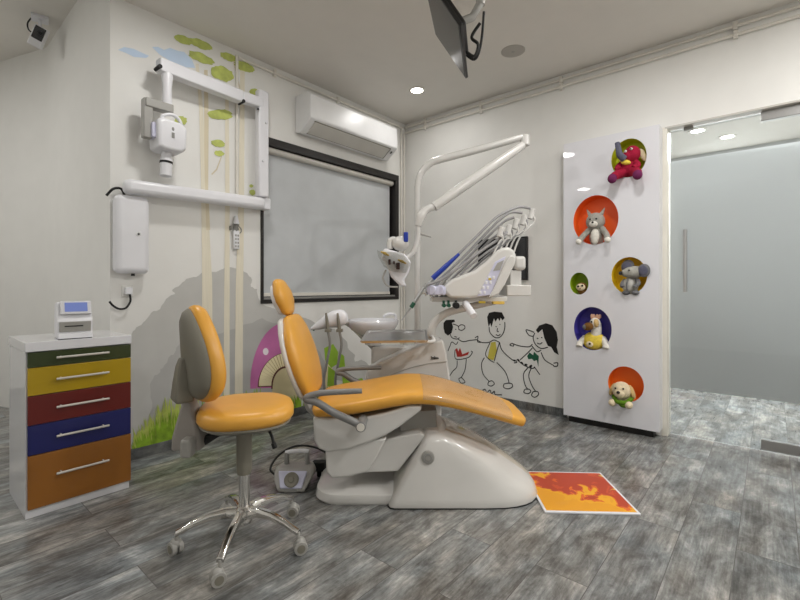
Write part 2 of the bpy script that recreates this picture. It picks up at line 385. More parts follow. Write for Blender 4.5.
# ================================================================== WALL MURALS (paint on the wall, flat)
def flat_poly(b, pts):                                 # triangulated flat polygon
    vs = [b.bm.verts.new(p) for p in pts]; es = [b.bm.edges.new((vs[i], vs[(i+1) % len(vs)])) for i in range(len(vs))]
    bmesh.ops.triangle_fill(b.bm, use_beauty=True, edges=es)
mural = thing('wall_mural', 'painted forest mural with trees, grey hill and pink mushroom on the window wall', 'mural', (ML, 0, 0))
mo = Vector((ML,0,0))
def mp(name, polys, m, off, parent=mural, label=None):
    b = B()
    for q in polys: flat_poly(b, [onY(x, y)-mo+V(0,-off,0) for x, y in q])
    o = obj(name, b, m, parent)
    if label: o['label'] = label
    return o
hill = [(111,349),(120,349),(130,345),(133,331),(139,326),(145,321),(151,313),(160,309),(166,299),(175,294),(172,290),(181,284),(186,279),(196,277),(205,271),(216,272),(226,267),(240,268),(247,273),(252,280),(251,287),(257,289),(258,296),(262,304),(275,309),(290,314),(305,318),(322,326),(335,329),(342,337),(347,342),(349,350),(355,355),(355,362),(360,360),(364,361),(371,367),(371,385),(300,408),(190,437),(140,450),(111,455)]
def rough(poly, amp, n=3):
    o = []
    for i in range(len(poly)):
        (x0, y0), (x1, y1) = poly[i], poly[(i+1) % len(poly)]
        for k in range(n):
            t = k/n; o.append((x0+(x1-x0)*t+(random.uniform(-amp, amp) if k else 0), y0+(y1-y0)*t+(random.uniform(-amp, amp) if k else 0)))
    return o
hill = rough(hill[:-4], .9)+hill[-4:]
mp('grey_hill', [hill], 'p_hill', .001)
mp('dark_hill', [rough([(150,386),(155,375),(163,368),(171,355),(176,348),(184,343),(196,338),(215,334),(240,326),(262,318),(285,326),(300,338),(320,352),(330,372),(330,393),(200,430),(160,444),(146,430),(152,408)], 1.6, 4)], 'p_hill_dark', .0015)
for i, (q, nm) in enumerate((([(195.5,64),(198.5,64),(203,110),(207,190),(212,280),(213,395),(202,398),(202,280),(201,190),(199,110)], 'p_trunk'),
    ([(204,70),(207.5,70),(208.5,120),(208,190),(210,230),(206,230),(204,150)], 'p_trunk_dark'),
    ([(225,92),(228.5,92),(229.5,200),(229.5,290),(229.5,405),(223.5,407),(224,290),(225,200)], 'p_trunk'),
    ([(240,70),(244.5,70),(244,190),(243,290),(242.5,400),(234.5,402),(235.5,290),(238.5,190)], 'p_trunk'))):
    mp('tree_trunk', [q], nm, .002+.0002*i)
def blob(x0, x1, y0, y1, n=26, j=.12, slope=.35):
    cx, cy, rx, ry = (x0+x1)/2, (y0+y1)/2, (x1-x0)/2, (y1-y0)/2
    o = []
    for k in range(n):
        a = 2*PI*k/n; s = 1+random.uniform(-j, j); px = cx+rx*math.cos(a)*s
        o.append((px, cy+ry*.8*math.sin(a)*s+(px-cx)*slope))
    return o
for i_, (x0, x1, y0, y1, s) in enumerate(((174,193,35,45,.3),(189,213,39,50,.35),(188,214,52,64,.4),(220,237,52,62,.3),(234,254,61,73,.35),(210,234,65,83,.3),(249,264,88,102,.3),(208,232,108,121,.05),(211,225,139,148,.1),(214,224,150,157,.1),(174,187,115,126,.1),(249,255,189,196,.1),(249,253,184,188,0))):
    mp('tree_crown', [blob(x0, x1, y0, y1, slope=s)], 'p_crown', .003+.0001*i_)
for q in ([(221,156),(222,156),(217,170),(212,175),(211,174),(216,169)], [(232,58),(233,58),(241,92),(240,92)]): mp('thin_branch', [q], 'p_trunk_dark', .0025)
mp('cloud', [[(118,50),(124,47),(134,49),(140,52),(149,56),(146,58),(134,57),(126,53)]], 'p_cloud', .001)
mp('cloud', [[(152,47),(158,47),(164,50),(170,48),(178,51),(184,52),(192,60),(195,68),(180,67),(172,62),(160,55)]], 'p_cloud', .001)
# mushroom
def arc(cx, cy, rx, ry, a0, a1, n=18, sl=0): return [(cx+rx*math.cos(math.radians(a0+(a1-a0)*k/n)), cy-ry*math.sin(math.radians(a0+(a1-a0)*k/n))+sl*rx*math.cos(math.radians(a0+(a1-a0)*k/n))) for k in range(n+1)]
mp('mushroom_cap', [arc(286,384,36,62,183,-3,26,-.04)], 'p_cap', .0024)
mp('mushroom_edge', [arc(286,386,28.5,33.5,180,0,22,-.04)], 'p_line', .0028)
mp('mushroom_gill', [arc(286,385,27.5,32,180,0,22,-.04)], 'p_gill', .0031)
mp('gill_line', [[(286+14*math.cos(a)-.35*math.sin(a),385-17*math.sin(a)),(286+27*math.cos(a)-.35*math.sin(a),385-31.4*math.sin(a)),(286+27*math.cos(a)+.35*math.sin(a),385-31.4*math.sin(a)),(286+14*math.cos(a)+.35*math.sin(a),385-17*math.sin(a))] for a in [math.radians(12+k*156/22) for k in range(23)]], 'p_rib', .0034)
mp('stem_outline', [arc(286,386,15,20,180,0,18)+[(301,389),(271,389)]], 'p_line', .0036)
mp('mushroom_stem', [arc(286,386,13.5,18,180,0,18)+[(300,404),(271,404)]], 'p_stem', .0039)
mp('cap_dot', [arc(265.5,351.5,2.8,3.6,0,340,14)], 'p_white', .0028)
mp('leaf', [[(324,348),(333,344),(338,352),(337,364),(331,368),(325,360)], [(339,352),(344,356),(345,368),(341,372),(337,364)], [(328,366),(336,372),(334,388),(327,386)], [(352,380),(362,378),(366,388),(352,392)], [(342,376),(350,374),(352,392),(343,394)]], 'p_leaf', .0028)
mp('tan_shape', [[(325,362),(331,364),(334,374),(333,390),(325,392)]], 'p_gill', .0026)
def grass(x0, x1, base, hgt, n, m, off):
    polys = []
    for k in range(n):
        x = random.uniform(x0, x1); yb = base(x)+random.uniform(-1, 2); h = hgt(x)*random.uniform(.55, 1.05); l = random.uniform(-6, 4); wd = random.uniform(1.2, 2.6)
        polys.append([(x-wd, yb), (x+wd, yb), (x+l*.5+wd*.5, yb-h*.55), (x+l, yb-h), (x+l*.5-wd*.6, yb-h*.5)])
    b = B()
    for i, q in enumerate(polys):
        b.face([onY(x, y)-mo+V(0,-off-.00002*i,0) for x, y in q])
    return obj('painted_grass', b, m, mural)
bl = lambda x: 454.5-(x-130)*.245
grass(133, 200, lambda x: bl(x)-6, lambda x: 12+34*min(1,max(0,(x-128)/45)), 150, 'p_grass_light', .0042)
grass(134, 262, lambda x: bl(x)-2, lambda x: 10+26*min(1,max(0,(x-130)/40)), 220, 'p_grass', .0062)
grass(222, 352, lambda x: bl(x)-1, lambda x: 30 if x < 250 else 20, 120, 'p_grass', .0092)

draw = thing('wall_drawing', 'black line drawing of three dancing children on the door wall', 'wall drawing', (0, -.2, 0)); do = Vector((0,-.2,0))
def wp(name, polys, m, off, parent=draw):
    b = B()
    for q in polys: flat_poly(b, [onX(420+x/5, 290+y/5)-do+V(-off,0,0) for x, y in q])
    return obj(name, b, m, parent)
def stroke(b, pts, wd, off):
    P = [onX(420+x/5, 290+y/5)-do for x, y in pts]
    q = []
    for i in range(len(P)-1):                          # Catmull-Rom resample
        p0, p1, p2, p3 = P[max(i-1,0)], P[i], P[i+1], P[min(i+2,len(P)-1)]
        for k in range(5):
            t = k/5; q.append(.5*((2*p1)+(p2-p0)*t+(2*p0-5*p1+4*p2-p3)*t*t+(3*p1-p0-3*p2+p3)*t**3))
    q.append(P[-1]); a, c = [], []
    for i in range(len(q)):
        t = (q[min(i+1,len(q)-1)]-q[max(i-1,0)]).normalized(); n = V(0,-t.z,t.y)
        a.append(b.bm.verts.new(q[i]+n*wd/2+V(-off,0,0))); c.append(b.bm.verts.new(q[i]-n*wd/2+V(-off,0,0)))
    for i in range(len(q)-1): b.bm.faces.new((a[i], a[i+1], c[i+1], c[i]))
kids = [
 ([[(118,165),(130,150),(172,148),(176,158),(160,164),(166,185),(158,215),(140,228),(124,215),(118,190)]],
  [[(165,170),(190,180),(195,200)], [(190,185),(205,174),(222,178),(224,192),(208,202),(196,198)], [(150,215),(160,238),(185,245),(198,238)], [(172,232),(185,236)], [(176,196),(182,198)],
   [(140,305),(150,280),(160,260),(180,272),(190,258)], [(190,245),(215,258),(250,252),(285,248)], [(275,240),(290,232),(288,258),(305,262)], [(175,300),(180,345),(240,338),(262,312),(255,305)],
   [(186,352),(184,385),(165,405),(150,428)], [(232,345),(225,400),(205,440)], [(195,448),(205,465),(225,462),(218,448),(205,438),(192,446)]],
  [('p_red', [[(176,296),(186,290),(192,308),(200,288),(212,322),(246,308),(240,324),(205,334),(186,334)]])]),
 ([[(336,135),(346,114),(372,108),(410,112),(424,140),(412,152),(404,138),(398,156),(390,140),(378,158),(370,142),(358,186),(352,166),(344,184),(340,165)]],
  [[(346,185),(350,212),(372,235),(395,238),(414,220),(424,190),(424,160)], [(378,182),(384,184)], [(398,170),(402,174)], [(380,222),(392,228),(402,220)], [(388,190),(386,206),(394,208)],
   [(285,250),(310,262),(345,262),(370,250),(398,262)], [(398,262),(410,300),(450,340),(478,358)], [(462,350),(480,352),(484,362),(470,364)], [(398,262),(386,300),(372,355)], [(350,264),(328,320),(350,350),(372,362)],
   [(322,338),(308,370),(316,420),(345,456)], [(384,362),(420,400),(436,430),(446,466)], [(345,456),(340,474),(358,480),(372,468),(360,454),(345,458)], [(420,470),(418,486),(440,494),(462,484),(458,468),(438,466),(420,470)]],
  [('p_yel', [[(356,262),(378,258),(384,300),(368,352),(338,342),(346,300)]])]),
 ([[(580,200),(596,178),(630,166),(662,176),(684,210),(690,250),(684,285),(694,325),(672,312),(656,285),(640,280),(622,240),(612,196),(590,215)]],
  [[(574,215),(566,240),(578,272),(606,292),(640,286)], [(568,232),(545,226),(530,200),(552,204),(572,212)], [(584,240),(592,244)], [(606,236),(612,240)], [(586,265),(600,270),(612,262)],
   [(456,268),(450,276),(468,280),(466,268),(456,268)], [(464,268),(500,280),(545,284),(562,270)], [(562,290),(535,318),(500,350)], [(560,280),(585,308),(606,300)], [(606,312),(625,350),(670,378)], [(668,366),(688,364),(686,380),(668,382)],
   [(490,352),(520,376),(560,392),(575,384)], [(572,384),(600,424)], [(540,388),(518,420),(524,470),(540,498)], [(556,392),(544,430),(560,478),(578,506)], [(524,496),(520,512),(540,518),(554,508),(546,496),(526,496)], [(566,508),(558,526),(574,536),(592,524),(588,508),(566,508)]],
  [('p_grn', [[(536,330),(548,312),(566,326),(570,308),(584,322),(594,330),(592,385),(584,350),(570,356),(560,344),(542,346)]]), ('p_ink', [[(482,346),(492,344),(500,354),(490,356)], [(498,360),(510,358),(518,368),(508,370)], [(520,370),(532,368),(540,376),(530,380)], [(544,382),(556,372),(562,378),(556,392)]])])]
for hair, lines, fills in kids:
    b = B()
    for q in lines: stroke(b, q, .0085, .0012)
    k = obj('drawn_child', b, 'p_ink', draw)
    wp('drawn_hair', hair, 'p_ink', .0016, k)
    for m, qs in fills: wp('drawn_shirt', qs, m, .0008, k)
b = B()
stroke(b, [(160+i*6, 470+i*1.35*1.2+(5 if i % 2 else -4)) for i in range(24)], .009, .0012); stroke(b, [(310,505),(325,496),(335,512),(350,500),(358,518),(372,506),(376,522),(410,524)], .009, .0012)
obj('drawn_ground_scribble', b, 'p_ink', draw)

# ================================================================== DOWNLIGHTS
def downlight_mesh(t):
    b = B(); b.lathe([(.052,-.006),(.066,-.007),(.072,-.003),(.072,0),(.05,0)], 28, caps=(False,False)); obj('trim_ring', b, 'conduit', t)
    b = B(); b.lathe([(.0,-.004),(.053,-.004),(.053,-.001),(0,-.001)], 28, caps=(False,False)); obj('diffuser', b, 'lamp_glow', t)
LIGHTS = [(-.556,-.601,'round ceiling downlight glowing near the corner',3.2), (-2.36,-.94,'round ceiling downlight in front of the x-ray arm',9), (-4.55,-.45,'round ceiling downlight left of the drawer cabinet',9), (-1.15,-2.35,'round ceiling downlight in front of the toy panel',10),
          (-4.3,1.3,'round ceiling downlight in the side passage',19), (-3.7,-3.5,'added fill downlight behind the camera',8),  # the one behind the camera is unseen, added as soft fill
          (-2.3,-3.7,'added fill downlight right of the camera',23), (-.9,-3.9,'added fill downlight at the far right behind the door side',31),  # both out of view, added to fill the room with light
          (1.146,-2.45,'corridor downlight nearest the door jamb, seen through the clear top of the glass door',33), (1.51,-2.64,'corridor downlight right of another, seen through the clear top of the glass door',33), (.75,-3.3,'corridor downlight closest above the glass door hinge side',33)]
first = None
ZL = lambda x: (HC if x > 0 else HP if (x < -4 and x > -4.4) else H)
for x, y, lab, e in LIGHTS:
    if first is None:
        first = thing('ceiling_downlight', lab, 'ceiling light', (x,y,ZL(x)-.0005), 0, 'round downlights in the ceiling'); downlight_mesh(first)
    else: clone(first, (x,y,ZL(x)-.0005), 0, lab)
    ld = bpy.data.lights.new('downlight_beam', 'AREA'); ld.shape = 'DISK'; ld.size = .2; ld.energy = e; ld.color = (1.0,.983,.958)
    lo = bpy.data.objects.new('downlight_beam', ld); C.objects.link(lo); lo.location = (x,y,ZL(x)-.02)

sp = thing('ceiling_speaker', 'flat round grey speaker set in the ceiling', 'speaker', (-.596,-1.523,H-.0005))
b = B(); b.lathe([(0,-.006),(.07,-.006),(.085,-.003),(.085,0),(0,0)], 32, caps=(False,False)); obj('grille', b, 'speaker_grey', sp)
b = B(); b.lathe([(0,-.008),(.012,-.008),(.012,-.005),(0,-.005)], 12, caps=(False,False)); obj('centre_boss', b, 'mid_grey', sp)

# ================================================================== AIR CONDITIONER
ac = thing('air_conditioner', 'white wall air conditioner above the window', 'air conditioner', (-1.40,-.001,2.29))
aw = 1.045
b = B(); b.prism([(0,.02),(0,.315),(-.16,.315),(-.20,.285),(-.205,.10),(-.195,.088),(-.07,.0)], 'x', 0, aw); obj('body', b, 'ac_white', ac, bev=.008)
b = B(); b.prism([(-.186,.0785),(-.088,.0095),(-.09,.0055),(-.189,.0745)], 'x', .055, aw-.09); obj('air_flap', b, 'ac_off_white', ac, bev=.002)
b = B(); b.prism([(-.192,.082),(-.186,.078),(-.187,.0745),(-.194,.079)], 'x', .05, aw-.085); b.prism([(-.090,.011),(-.085,.0075),(-.086,.0045),(-.092,.008)], 'x', .05, aw-.085)
b.prism([(-.186,.0785),(-.088,.0095),(-.089,.006),(-.188,.075)], 'x', aw-.087, aw-.082); obj('flap_gap', b, 'shell_grey', ac)
b = B(); b.prism([(-.17,.066),(-.15,.052),(-.152,.048),(-.172,.062)], 'x', aw-.055, aw-.04); obj('indicator', b, 'black', ac)

# ================================================================== X-RAY UNIT on the mural wall
xo = Vector((-2.16,0,1.62)); xr = thing('dental_xray_unit', 'white wall mounted dental x-ray on a folding arm before the painted trees', 'x-ray machine', tuple(xo))
def xw(px, py, Y): return onY(px, py, Y)-xo
def beam(b, p, q, w, h):                               # box beam with end points on its axis
    d = (q-p).normalized(); u = V(0,0,1); s = d.cross(u).normalized()
    b.quadring([[c-s*w/2-u*h/2, c+s*w/2-u*h/2, c+s*w/2+u*h/2, c-s*w/2+u*h/2] for c in (p, q)])
b = B(); beam(b, xw(123.5,186,-.085), xw(263,204,-.085), .085, .085); obj('lower_arm', b, 'cool_white', xr, bev=.028)
b = B(); beam(b, xw(256,203,-.045), xw(268,205,-.045), .08, .085); obj('wall_bracket', b, 'cool_white', xr, bev=.008)
pz = xw(262,196,-.085); pt = xw(262,94,-.085)
b = B(); b.box(pz.x-.042, pz.x+.042, pz.y-.03, pz.y+.03, pz.z-.01, pt.z+.02); obj('post', b, 'cool_white', xr, bev=.012)
b = B(); p, q = xw(158,65,-.13), xw(241,97.5,-.10); beam(b, p, q, .07, .082); obj('upper_arm', b, 'cool_white', xr, bev=.008)
b = B(); beam(b, xw(241,97,-.10), xw(262,104,-.085), .064, .075); obj('elbow_link', b, 'cool_white', xr, bev=.012)
b = B(); b.cyl(q+V(0,-.04,-.035), q+V(0,.03,-.035), .012, n=12); obj('pivot_pin', b, 'rubber', xr)
b = B(); b.cyl(p+V(-.002,-.042,-.02), p+V(-.002,.03,-.02), .012, n=12); obj('pivot_pin', b, 'rubber', xr)
b = B(); b.cyl(xw(258,109,-.125), xw(258,109,-.10), .008, n=8); obj('pivot_pin', b, 'rubber', xr)
for q_ in ((266,123),(263,161)): b = B(); b.ell(xw(*q_,-.118), .008); obj('cap_screw', b, 'gloss_white', xr)
hx = xw(167,76,-.13); hb = xw(167,106,-.13)
b = B(); b.lathe([(.026,0),(.028,.02),(.026,(hx.z-hb.z)*.6),(.034,(hx.z-hb.z)),(.03,(hx.z-hb.z)+.03)], 20, T=Matrix.Translation(hb)); obj('swivel_stem', b, 'cool_white', xr)
y0 = hb.y
a1, a2 = xw(144,108,y0), xw(172,114.5,y0)
b = B(); b.box(a1.x, a2.x, y0-.03, y0+.03, a2.z+.0, a2.z+.052); b.box(a1.x-.008, a1.x+.042, y0-.022, y0+.028, xw(144,137.5,y0).z, a2.z+.05); obj('yoke', b, 'mid_grey', xr, bev=.006)
hc = xw(168,137.5,y0)
b = B(); b.quadring([[V(hc.x+x*s, hc.y+yy, hc.z+z*s2) for x, z in ((-.082,-.085),(-.05,-.097),(.055,-.097),(.085,-.07),(.088,.06),(.06,.085),(-.055,.095),(-.085,.075))] for yy, s, s2 in ((-.075,.86,.88),(-.06,1,1),(.06,1,1),(.08,.9,.9))])
head = obj('tube_head', b, 'cool_white', xr, bev=.014)
b = B(); b.tube([hc+V(-.06,-.05,.07), hc+V(-.05,-.055,.105), hc+V(0,-.06,.125), hc+V(.045,-.055,.105), hc+V(.06,-.05,.06)], .0105, 10, 6); obj('head_handle', b, 'cool_white', head)
b = B(); b.box(hc.x-.008, hc.x+.008, hc.y-.0775, hc.y-.074, hc.z-.02, hc.z+.012); b.ell(hc+V(0,-.074,.035), (.008,.004,.012)); obj('head_label', b, 'grey_plastic', head)
b = B(); b.box(hc.x-.105, hc.x-.078, hc.y-.04, hc.y+.03, hc.z-.03, hc.z+.06); obj('pivot_block', b, 'lilac', head, bev=.006)
T = Matrix.Translation(hc+V(-.008,0,-.09)) @ Matrix.Rotation(math.radians(2),4,'Y')
b = B(); b.lathe([(.028,.012),(.03,-.03),(.036,-.05),(.036,-.062)], 22, T=T); b.lathe([(.034,-.072),(.034,-.148),(.03,-.152)], 22, T=T); cone = obj('aiming_cone', b, 'cool_white', xr)
b = B(); b.lathe([(.0365,-.060),(.0365,-.073)], 22, T=T); obj('cone_ring', b, 'rubber', cone)
# generator box
g0 = onY(147,276,-.09); gb = thing('xray_generator', 'white rounded generator box on the wall under the x-ray arm', 'generator box', (-2.70,-.001,1.13))
b = B(); b.box(.0,.182,-.09,0,0,.462); gbody = obj('housing', b, 'cool_white', gb, bev=.032, seg=5)
b = B(); b.lathe([(0,.003),(.014,.003),(.014,0),(0,0)], 16, T=Matrix.Translation((.115,-.0905,.235)) @ Matrix.Rotation(PI/2,4,'X'), caps=(False,False)); em = obj('round_emblem', b, 'steel', gb)
b = B(); b.lathe([(0,.004),(.007,.004),(.007,0),(0,0)], 12, T=Matrix.Translation((.115,-.091,.235)) @ Matrix.Rotation(PI/2,4,'X'), caps=(False,False)); obj('emblem_centre', b, 'rubber', em)
b = B(); b.box(.09,.106,-.06,-.045,-.014,.002); obj('cable_gland', b, 'rubber', gb)
b = B(); b.tube([(.06,-.035,.46),(.04,-.035,.50),(.0,-.035,.492),(-.03,-.02,.45)], .007, 8, 5); obj('power_cord', b, 'rubber', gb)
sk = thing('wall_socket', 'small white wall socket with black plug cord below the generator box', 'socket', tuple(onY(127,291)))
b = B(); b.box(-.03,.03,-.012,-.001,-.035,.035); obj('socket_plate', b, 'wall_paint', sk, bev=.004)
b = B(); b.box(-.018,.018,-.04,-.012,-.02,.022); obj('plug', b, 'cool_white', sk, bev=.004)
b = B(); b.tube([(.005,-.03,-.018),(.008,-.032,-.06),(-.015,-.032,-.10),(-.05,-.028,-.105),(-.08,-.024,-.085),(-.098,-.02,-.06)], .006, 8, 6); obj('plug_cord', b, 'rubber', sk)
# hand switch hanging below the lower arm
hs0 = onY(239,230,-.06); hs = thing('xray_hand_switch', 'white x-ray hand control with coiled cord under the lower arm', 'hand switch', (hs0.x,-.02,hs0.z))
b = B(); b.lathe([(.012,.105),(.02,.06),(.024,.05),(.022,.045)], 16); obj('switch_cap', b, 'cool_white', hs)
b = B(); b.box(-.022,.022,-.012,.012,-.135,.0); body = obj('remote_body', b, 'cool_white', hs, bev=.006)
b = B()
for r_ in range(4):
    for c_ in (-1,1): b.box(c_*.009-.005, c_*.009+.005, -.0145, -.0115, -.03-r_*.026-.014, -.03-r_*.026)
obj('key_pad', b, 'mid_grey', body)
b = B(); pts = []
for k in range(60):
    a = k*.85; pts.append((.016*math.cos(a)+.004*math.sin(k*.2), .010*math.sin(a), .045-k*.0008*1.1))
b.tube(pts, .0035, 6); b.tube([(.0,0,.04),(.03,-.008,.02),(.034,-.008,-.008),(.02,0,-.02)], .004, 6, 4); obj('coiled_cord', b, 'grey_plastic', hs)
b = B(); b.box(-.042,-.034,-.012,.018,.0,.03); obj('hook', b, 'grey_plastic', hs)

# ================================================================== DRAWER CABINET
cab = thing('drawer_cabinet', 'white cabinet with green, yellow, red, blue and orange drawers', 'cabinet', (-3.15,-.40,0))
cw, cd = .418, .40
b = B(); b.box(0,cw,.0,cd,0,.755); obj('body', b, 'gloss_white', cab, bev=.002)
b = B(); b.box(-.004,cw+.004,-.022,cd,.757,.80); obj('cabinet_top', b, 'gloss_white', cab, bev=.002)
zs = [.754,.684,.556,.423,.287,.042]
for i, c in enumerate(('green','yellow','red','blue','orange')):
    b = B(); b.box(.006,cw+.002,-.018,-.0006,zs[i+1]+.0015,zs[i]-.0015); dr = obj('drawer', b, 'drawer_'+c, cab, bev=.0015); dr['label'] = c+' drawer front'
    zc = (zs[i+1]+zs[i])/2+(.005 if i < 4 else .022)
    b = B(); b.tube([(.105,-.045,zc),(.315,-.045,zc)], .0052, 10); b.cyl((.125,-.045,zc),(.125,-.018,zc),.004,n=8); b.cyl((.295,-.045,zc),(.295,-.018,zc),.004,n=8)
    obj('drawer_handle', b, 'pale_metal', dr)
# device on it
dv = thing('plate_scanner', 'small white desktop device with blue screen on the drawer cabinet', 'device', (-2.955,-.335,.8008), math.radians(-6))
b = B(); b.prism([(-.055,0),(.075,0),(.075,.155),(.055,.172),(-.005,.176),(-.03,.11),(-.05,.085),(-.045,.035)], 'x', -.07, .07); dvb = obj('housing', b, 'cool_white', dv, bev=.006)
b = B(); b.prism([(-.062,.002),(-.045,.002),(-.042,.028),(-.058,.026)], 'x', -.066, .066); obj('front_lip', b, 'gloss_white', dvb, bev=.002)
b = B(); b.prism([(-.053,.034),(-.047,.034),(-.05,.082),(-.056,.082)], 'x', -.062, .062); obj('slot_panel', b, 'mid_grey', dv, bev=.002)
b = B(); b.box(-.042,.03,-.0575,-.05,.058,.063); obj('plate_slot', b, 'rubber', dv)
sl = math.atan2(.025,.066)
T = Matrix.Translation((0.005,-.0225,.146)) @ Matrix.Rotation(-sl,4,'X')
b = B(); b.box(-.062,.062,-.012,.0,-.034,.034,T); sf = obj('screen_frame', b, 'gloss_white', dv, bev=.004)
b = B(); b.box(-.045,.045,-.0135,-.0115,-.022,.024,T); obj('screen', b, 'screen_blue', sf)
b = B(); b.box(-.066,.066,-.056,.07,-.0005,.004); obj('foot_strip', b, 'rubber', dv)

# ================================================================== TOY PANEL with round niches
PXF = -.115
pan = thing('toy_panel', 'tall white panel with six round coloured niches beside the door', 'wall panel', (PXF, -1.715, .05))
po = Vector((PXF,-1.715,.05)); PW = .655; PH = 2.118
NI = [(611.3,138.6,646.7,177.2,'n_lime'),(573.4,195.2,618.5,244.6,'n_orange'),(570,272.5,588.5,294.5,'n_green'),(611.5,257,647.3,294,'n_yellow'),(574,307,611.7,350.3,'n_blue'),(608,366.5,644,402,'n_orange2')]
niches = []
for x0, y0, x1, y1, m in NI:
    a, c = onX(x0,(y0+y1)/2,PXF), onX(x1,(y0+y1)/2,PXF); t, u = onX((x0+x1)/2,y0,PXF), onX((x0+x1)/2,y1,PXF)
    niches.append((-(a.y+c.y)/2, (t.z+u.z)/2, (a.y-c.y)/2, (t.z-u.z)/2, m))
b = B(); bm = b.bm
def loop(pts):
    vs = [bm.verts.new(p) for p in pts]; return [bm.edges.new((vs[i], vs[(i+1) % len(vs)])) for i in range(len(vs))]
ed = loop([V(0,0,0), V(0,-PW,0), V(0,-PW,PH), V(0,0,PH)]); NS = 40; nl = []
for yy, zz, ry, rz, m in niches:
    pts = [V(0,-yy+ry*math.cos(2*PI*k/NS)-po.y, zz+rz*math.sin(2*PI*k/NS)-po.z) for k in range(NS)]; nl.append(pts); ed += loop(pts)
bmesh.ops.triangle_fill(bm, use_beauty=True, edges=ed)
b.quadring([[V(x,0,0), V(x,-PW,0), V(x,-PW,PH), V(x,0,PH)] for x in (.0, .1145)], (False, False))
bmesh.ops.remove_doubles(bm, verts=bm.verts[:], dist=1e-5)
obj('panel_board', b, 'panel_white', pan)
ND = .105
for pts, (yy, zz, ry, rz, m) in zip(nl, niches):
    b = B(); b.quadring([pts, [p+V(ND*.9,0,0) for p in pts], [Vector((ND, (p.y-(-yy-po.y))*.96+(-yy-po.y), (p.z-(zz-po.z))*.96+(zz-po.z))) for p in pts]], (False, True)); o = obj('niche', b, m, pan)
    o['label'] = {'n_lime':'lime yellow','n_orange':'red orange','n_green':'green','n_yellow':'yellow','n_blue':'blue violet','n_orange2':'orange'}[m]+' round niche'
b = B(); b.box(.03,.11,-PW+.04,-.03,-.0495,-.0005); obj('gap_shadow_block', b, 'black', pan)  # black block stands in for the shadowed gap under the floating panel

# ------------------------------------------------------------------ plush toys (local x = right along the panel, y = into the panel, z up)
def toy(name, label, i, dx=0, dy=.055, dz=0):
    yy, zz, ry, rz, m = niches[i]
    return thing(name, label, 'plush toy', (PXF+dy, -yy-dx, zz-rz+dz), -PI/2, 'plush toys in the round niches')
SX = .86
def e_(b, x, y, z, rx, ry, rz, rot=(0,0,0)): b.ell((x*SX,y,z), (rx*SX,ry,rz), rot); return b
def eyes(t, pts, r=.007, m='black'):
    for p in pts: b = B(); b.ell((p[0]*SX,p[1],p[2]), r); obj('eye', b, m, t)
# 1 crimson elephant
t = toy('plush_elephant', 'crimson plush elephant with raised grey trunk in the lime niche', 0, dx=-.005, dy=.03)
b = B(); e_(b,0,.0,.075,.062,.05,.075); obj('body', b, 'f_crimson', t)
b = B(); e_(b,.03,-.015,.165,.062,.05,.06); e_(b,0,-.03,.15,.045,.04,.04); obj('head', b, 'f_crimson', t)
b = B(); b.tube([(-.02*SX,-.06,.13),(-.045*SX,-.085,.155),(-.055*SX,-.09,.20),(-.065*SX,-.085,.245)], [.026,.023,.019,.017], 10, 5); obj('trunk', b, 'f_slate', t)
b = B(); e_(b,.105,.0,.15,.022,.014,.05,(0,-.35,0)); obj('ear', b, 'f_cream', t)
b = B(); e_(b,-.055,.03,.16,.02,.014,.05,(0,.35,0)); obj('ear', b, 'f_cream', t)
b = B(); e_(b,-.01,-.05,.105,.04,.022,.018,(0,.3,0)); obj('neck_bow', b, 'f_yellow', t)
for s in (-1,1):
    b = B(); b.tube([(s*.03*SX,-.02,.04),(s*.075*SX,-.07,.02),(s*.09*SX,-.11,-.005)], [.034,.032,.03], 12, 4); lg = obj('leg', b, 'f_crimson', t)
    b = B(); e_(b,s*.094,-.118,-.012,.036,.028,.034); obj('foot_pad', b, 'f_plum', lg)
    b = B(); b.tube([(s*.05*SX,-.01,.11),(s*.075*SX,-.04,.075),(s*.05*SX,-.06,.055)], [.022,.022,.02], 10, 4); obj('arm', b, 'f_crimson', t)
eyes(t, [(.035,-.064,.19),(-.008,-.062,.18)], .009, 'f_white'); eyes(t, [(.034,-.072,.19)], .0045)
# 2 plain grey kitten
t = toy('plush_cat', 'grey plush cat leaning out of the large red orange niche', 1, dx=-.0, dy=.04)
b = B(); e_(b,0,0,.07,.062,.05,.09); obj('body', b, 'f_grey', t)
b = B(); e_(b,0,-.045,.06,.036,.02,.06); obj('belly_patch', b, 'f_white', t)
hd = B(); e_(hd,-.005,-.02,.175,.078,.06,.068); hd = obj('head', hd, 'f_grey', t)
b = B(); e_(b,-.005,-.068,.152,.036,.022,.024); obj('snout', b, 'f_white', hd)
b = B(); e_(b,-.005,-.09,.162,.010,.008,.008); obj('nose', b, 'black', hd)
for s in (-1,1):
    b = B(); b.quadring([[V(SX*(-.005+s*(.03+.042*q[0])), -.012+q[1], .222+q[2]) for q in ((-.5,-.015,-.01),(.55,-.015,-.03),(.55,.012,-.03),(-.5,.012,-.01))], [V(SX*(-.005+s*(.075+.004*q[0])), -.012+q[1], .275) for q in ((-.5,-.004),(.5,-.004),(.5,.004),(-.5,.004))]]); obj('ear', b, 'f_grey', hd, bev=.004)
    b = B(); b.tube([(s*.05*SX,-.02,.12),(s*.095*SX,-.055,.07),(s*.115*SX,-.09,.03)], [.022,.021,.022], 10, 4); obj('arm', b, 'f_grey', t)
    b = B(); e_(b,s*.118,-.098,.024,.026,.024,.022); obj('paw', b, 'f_white', t)
eyes(t, [(-.03,-.073,.188),(.02,-.073,.188)], .0075)
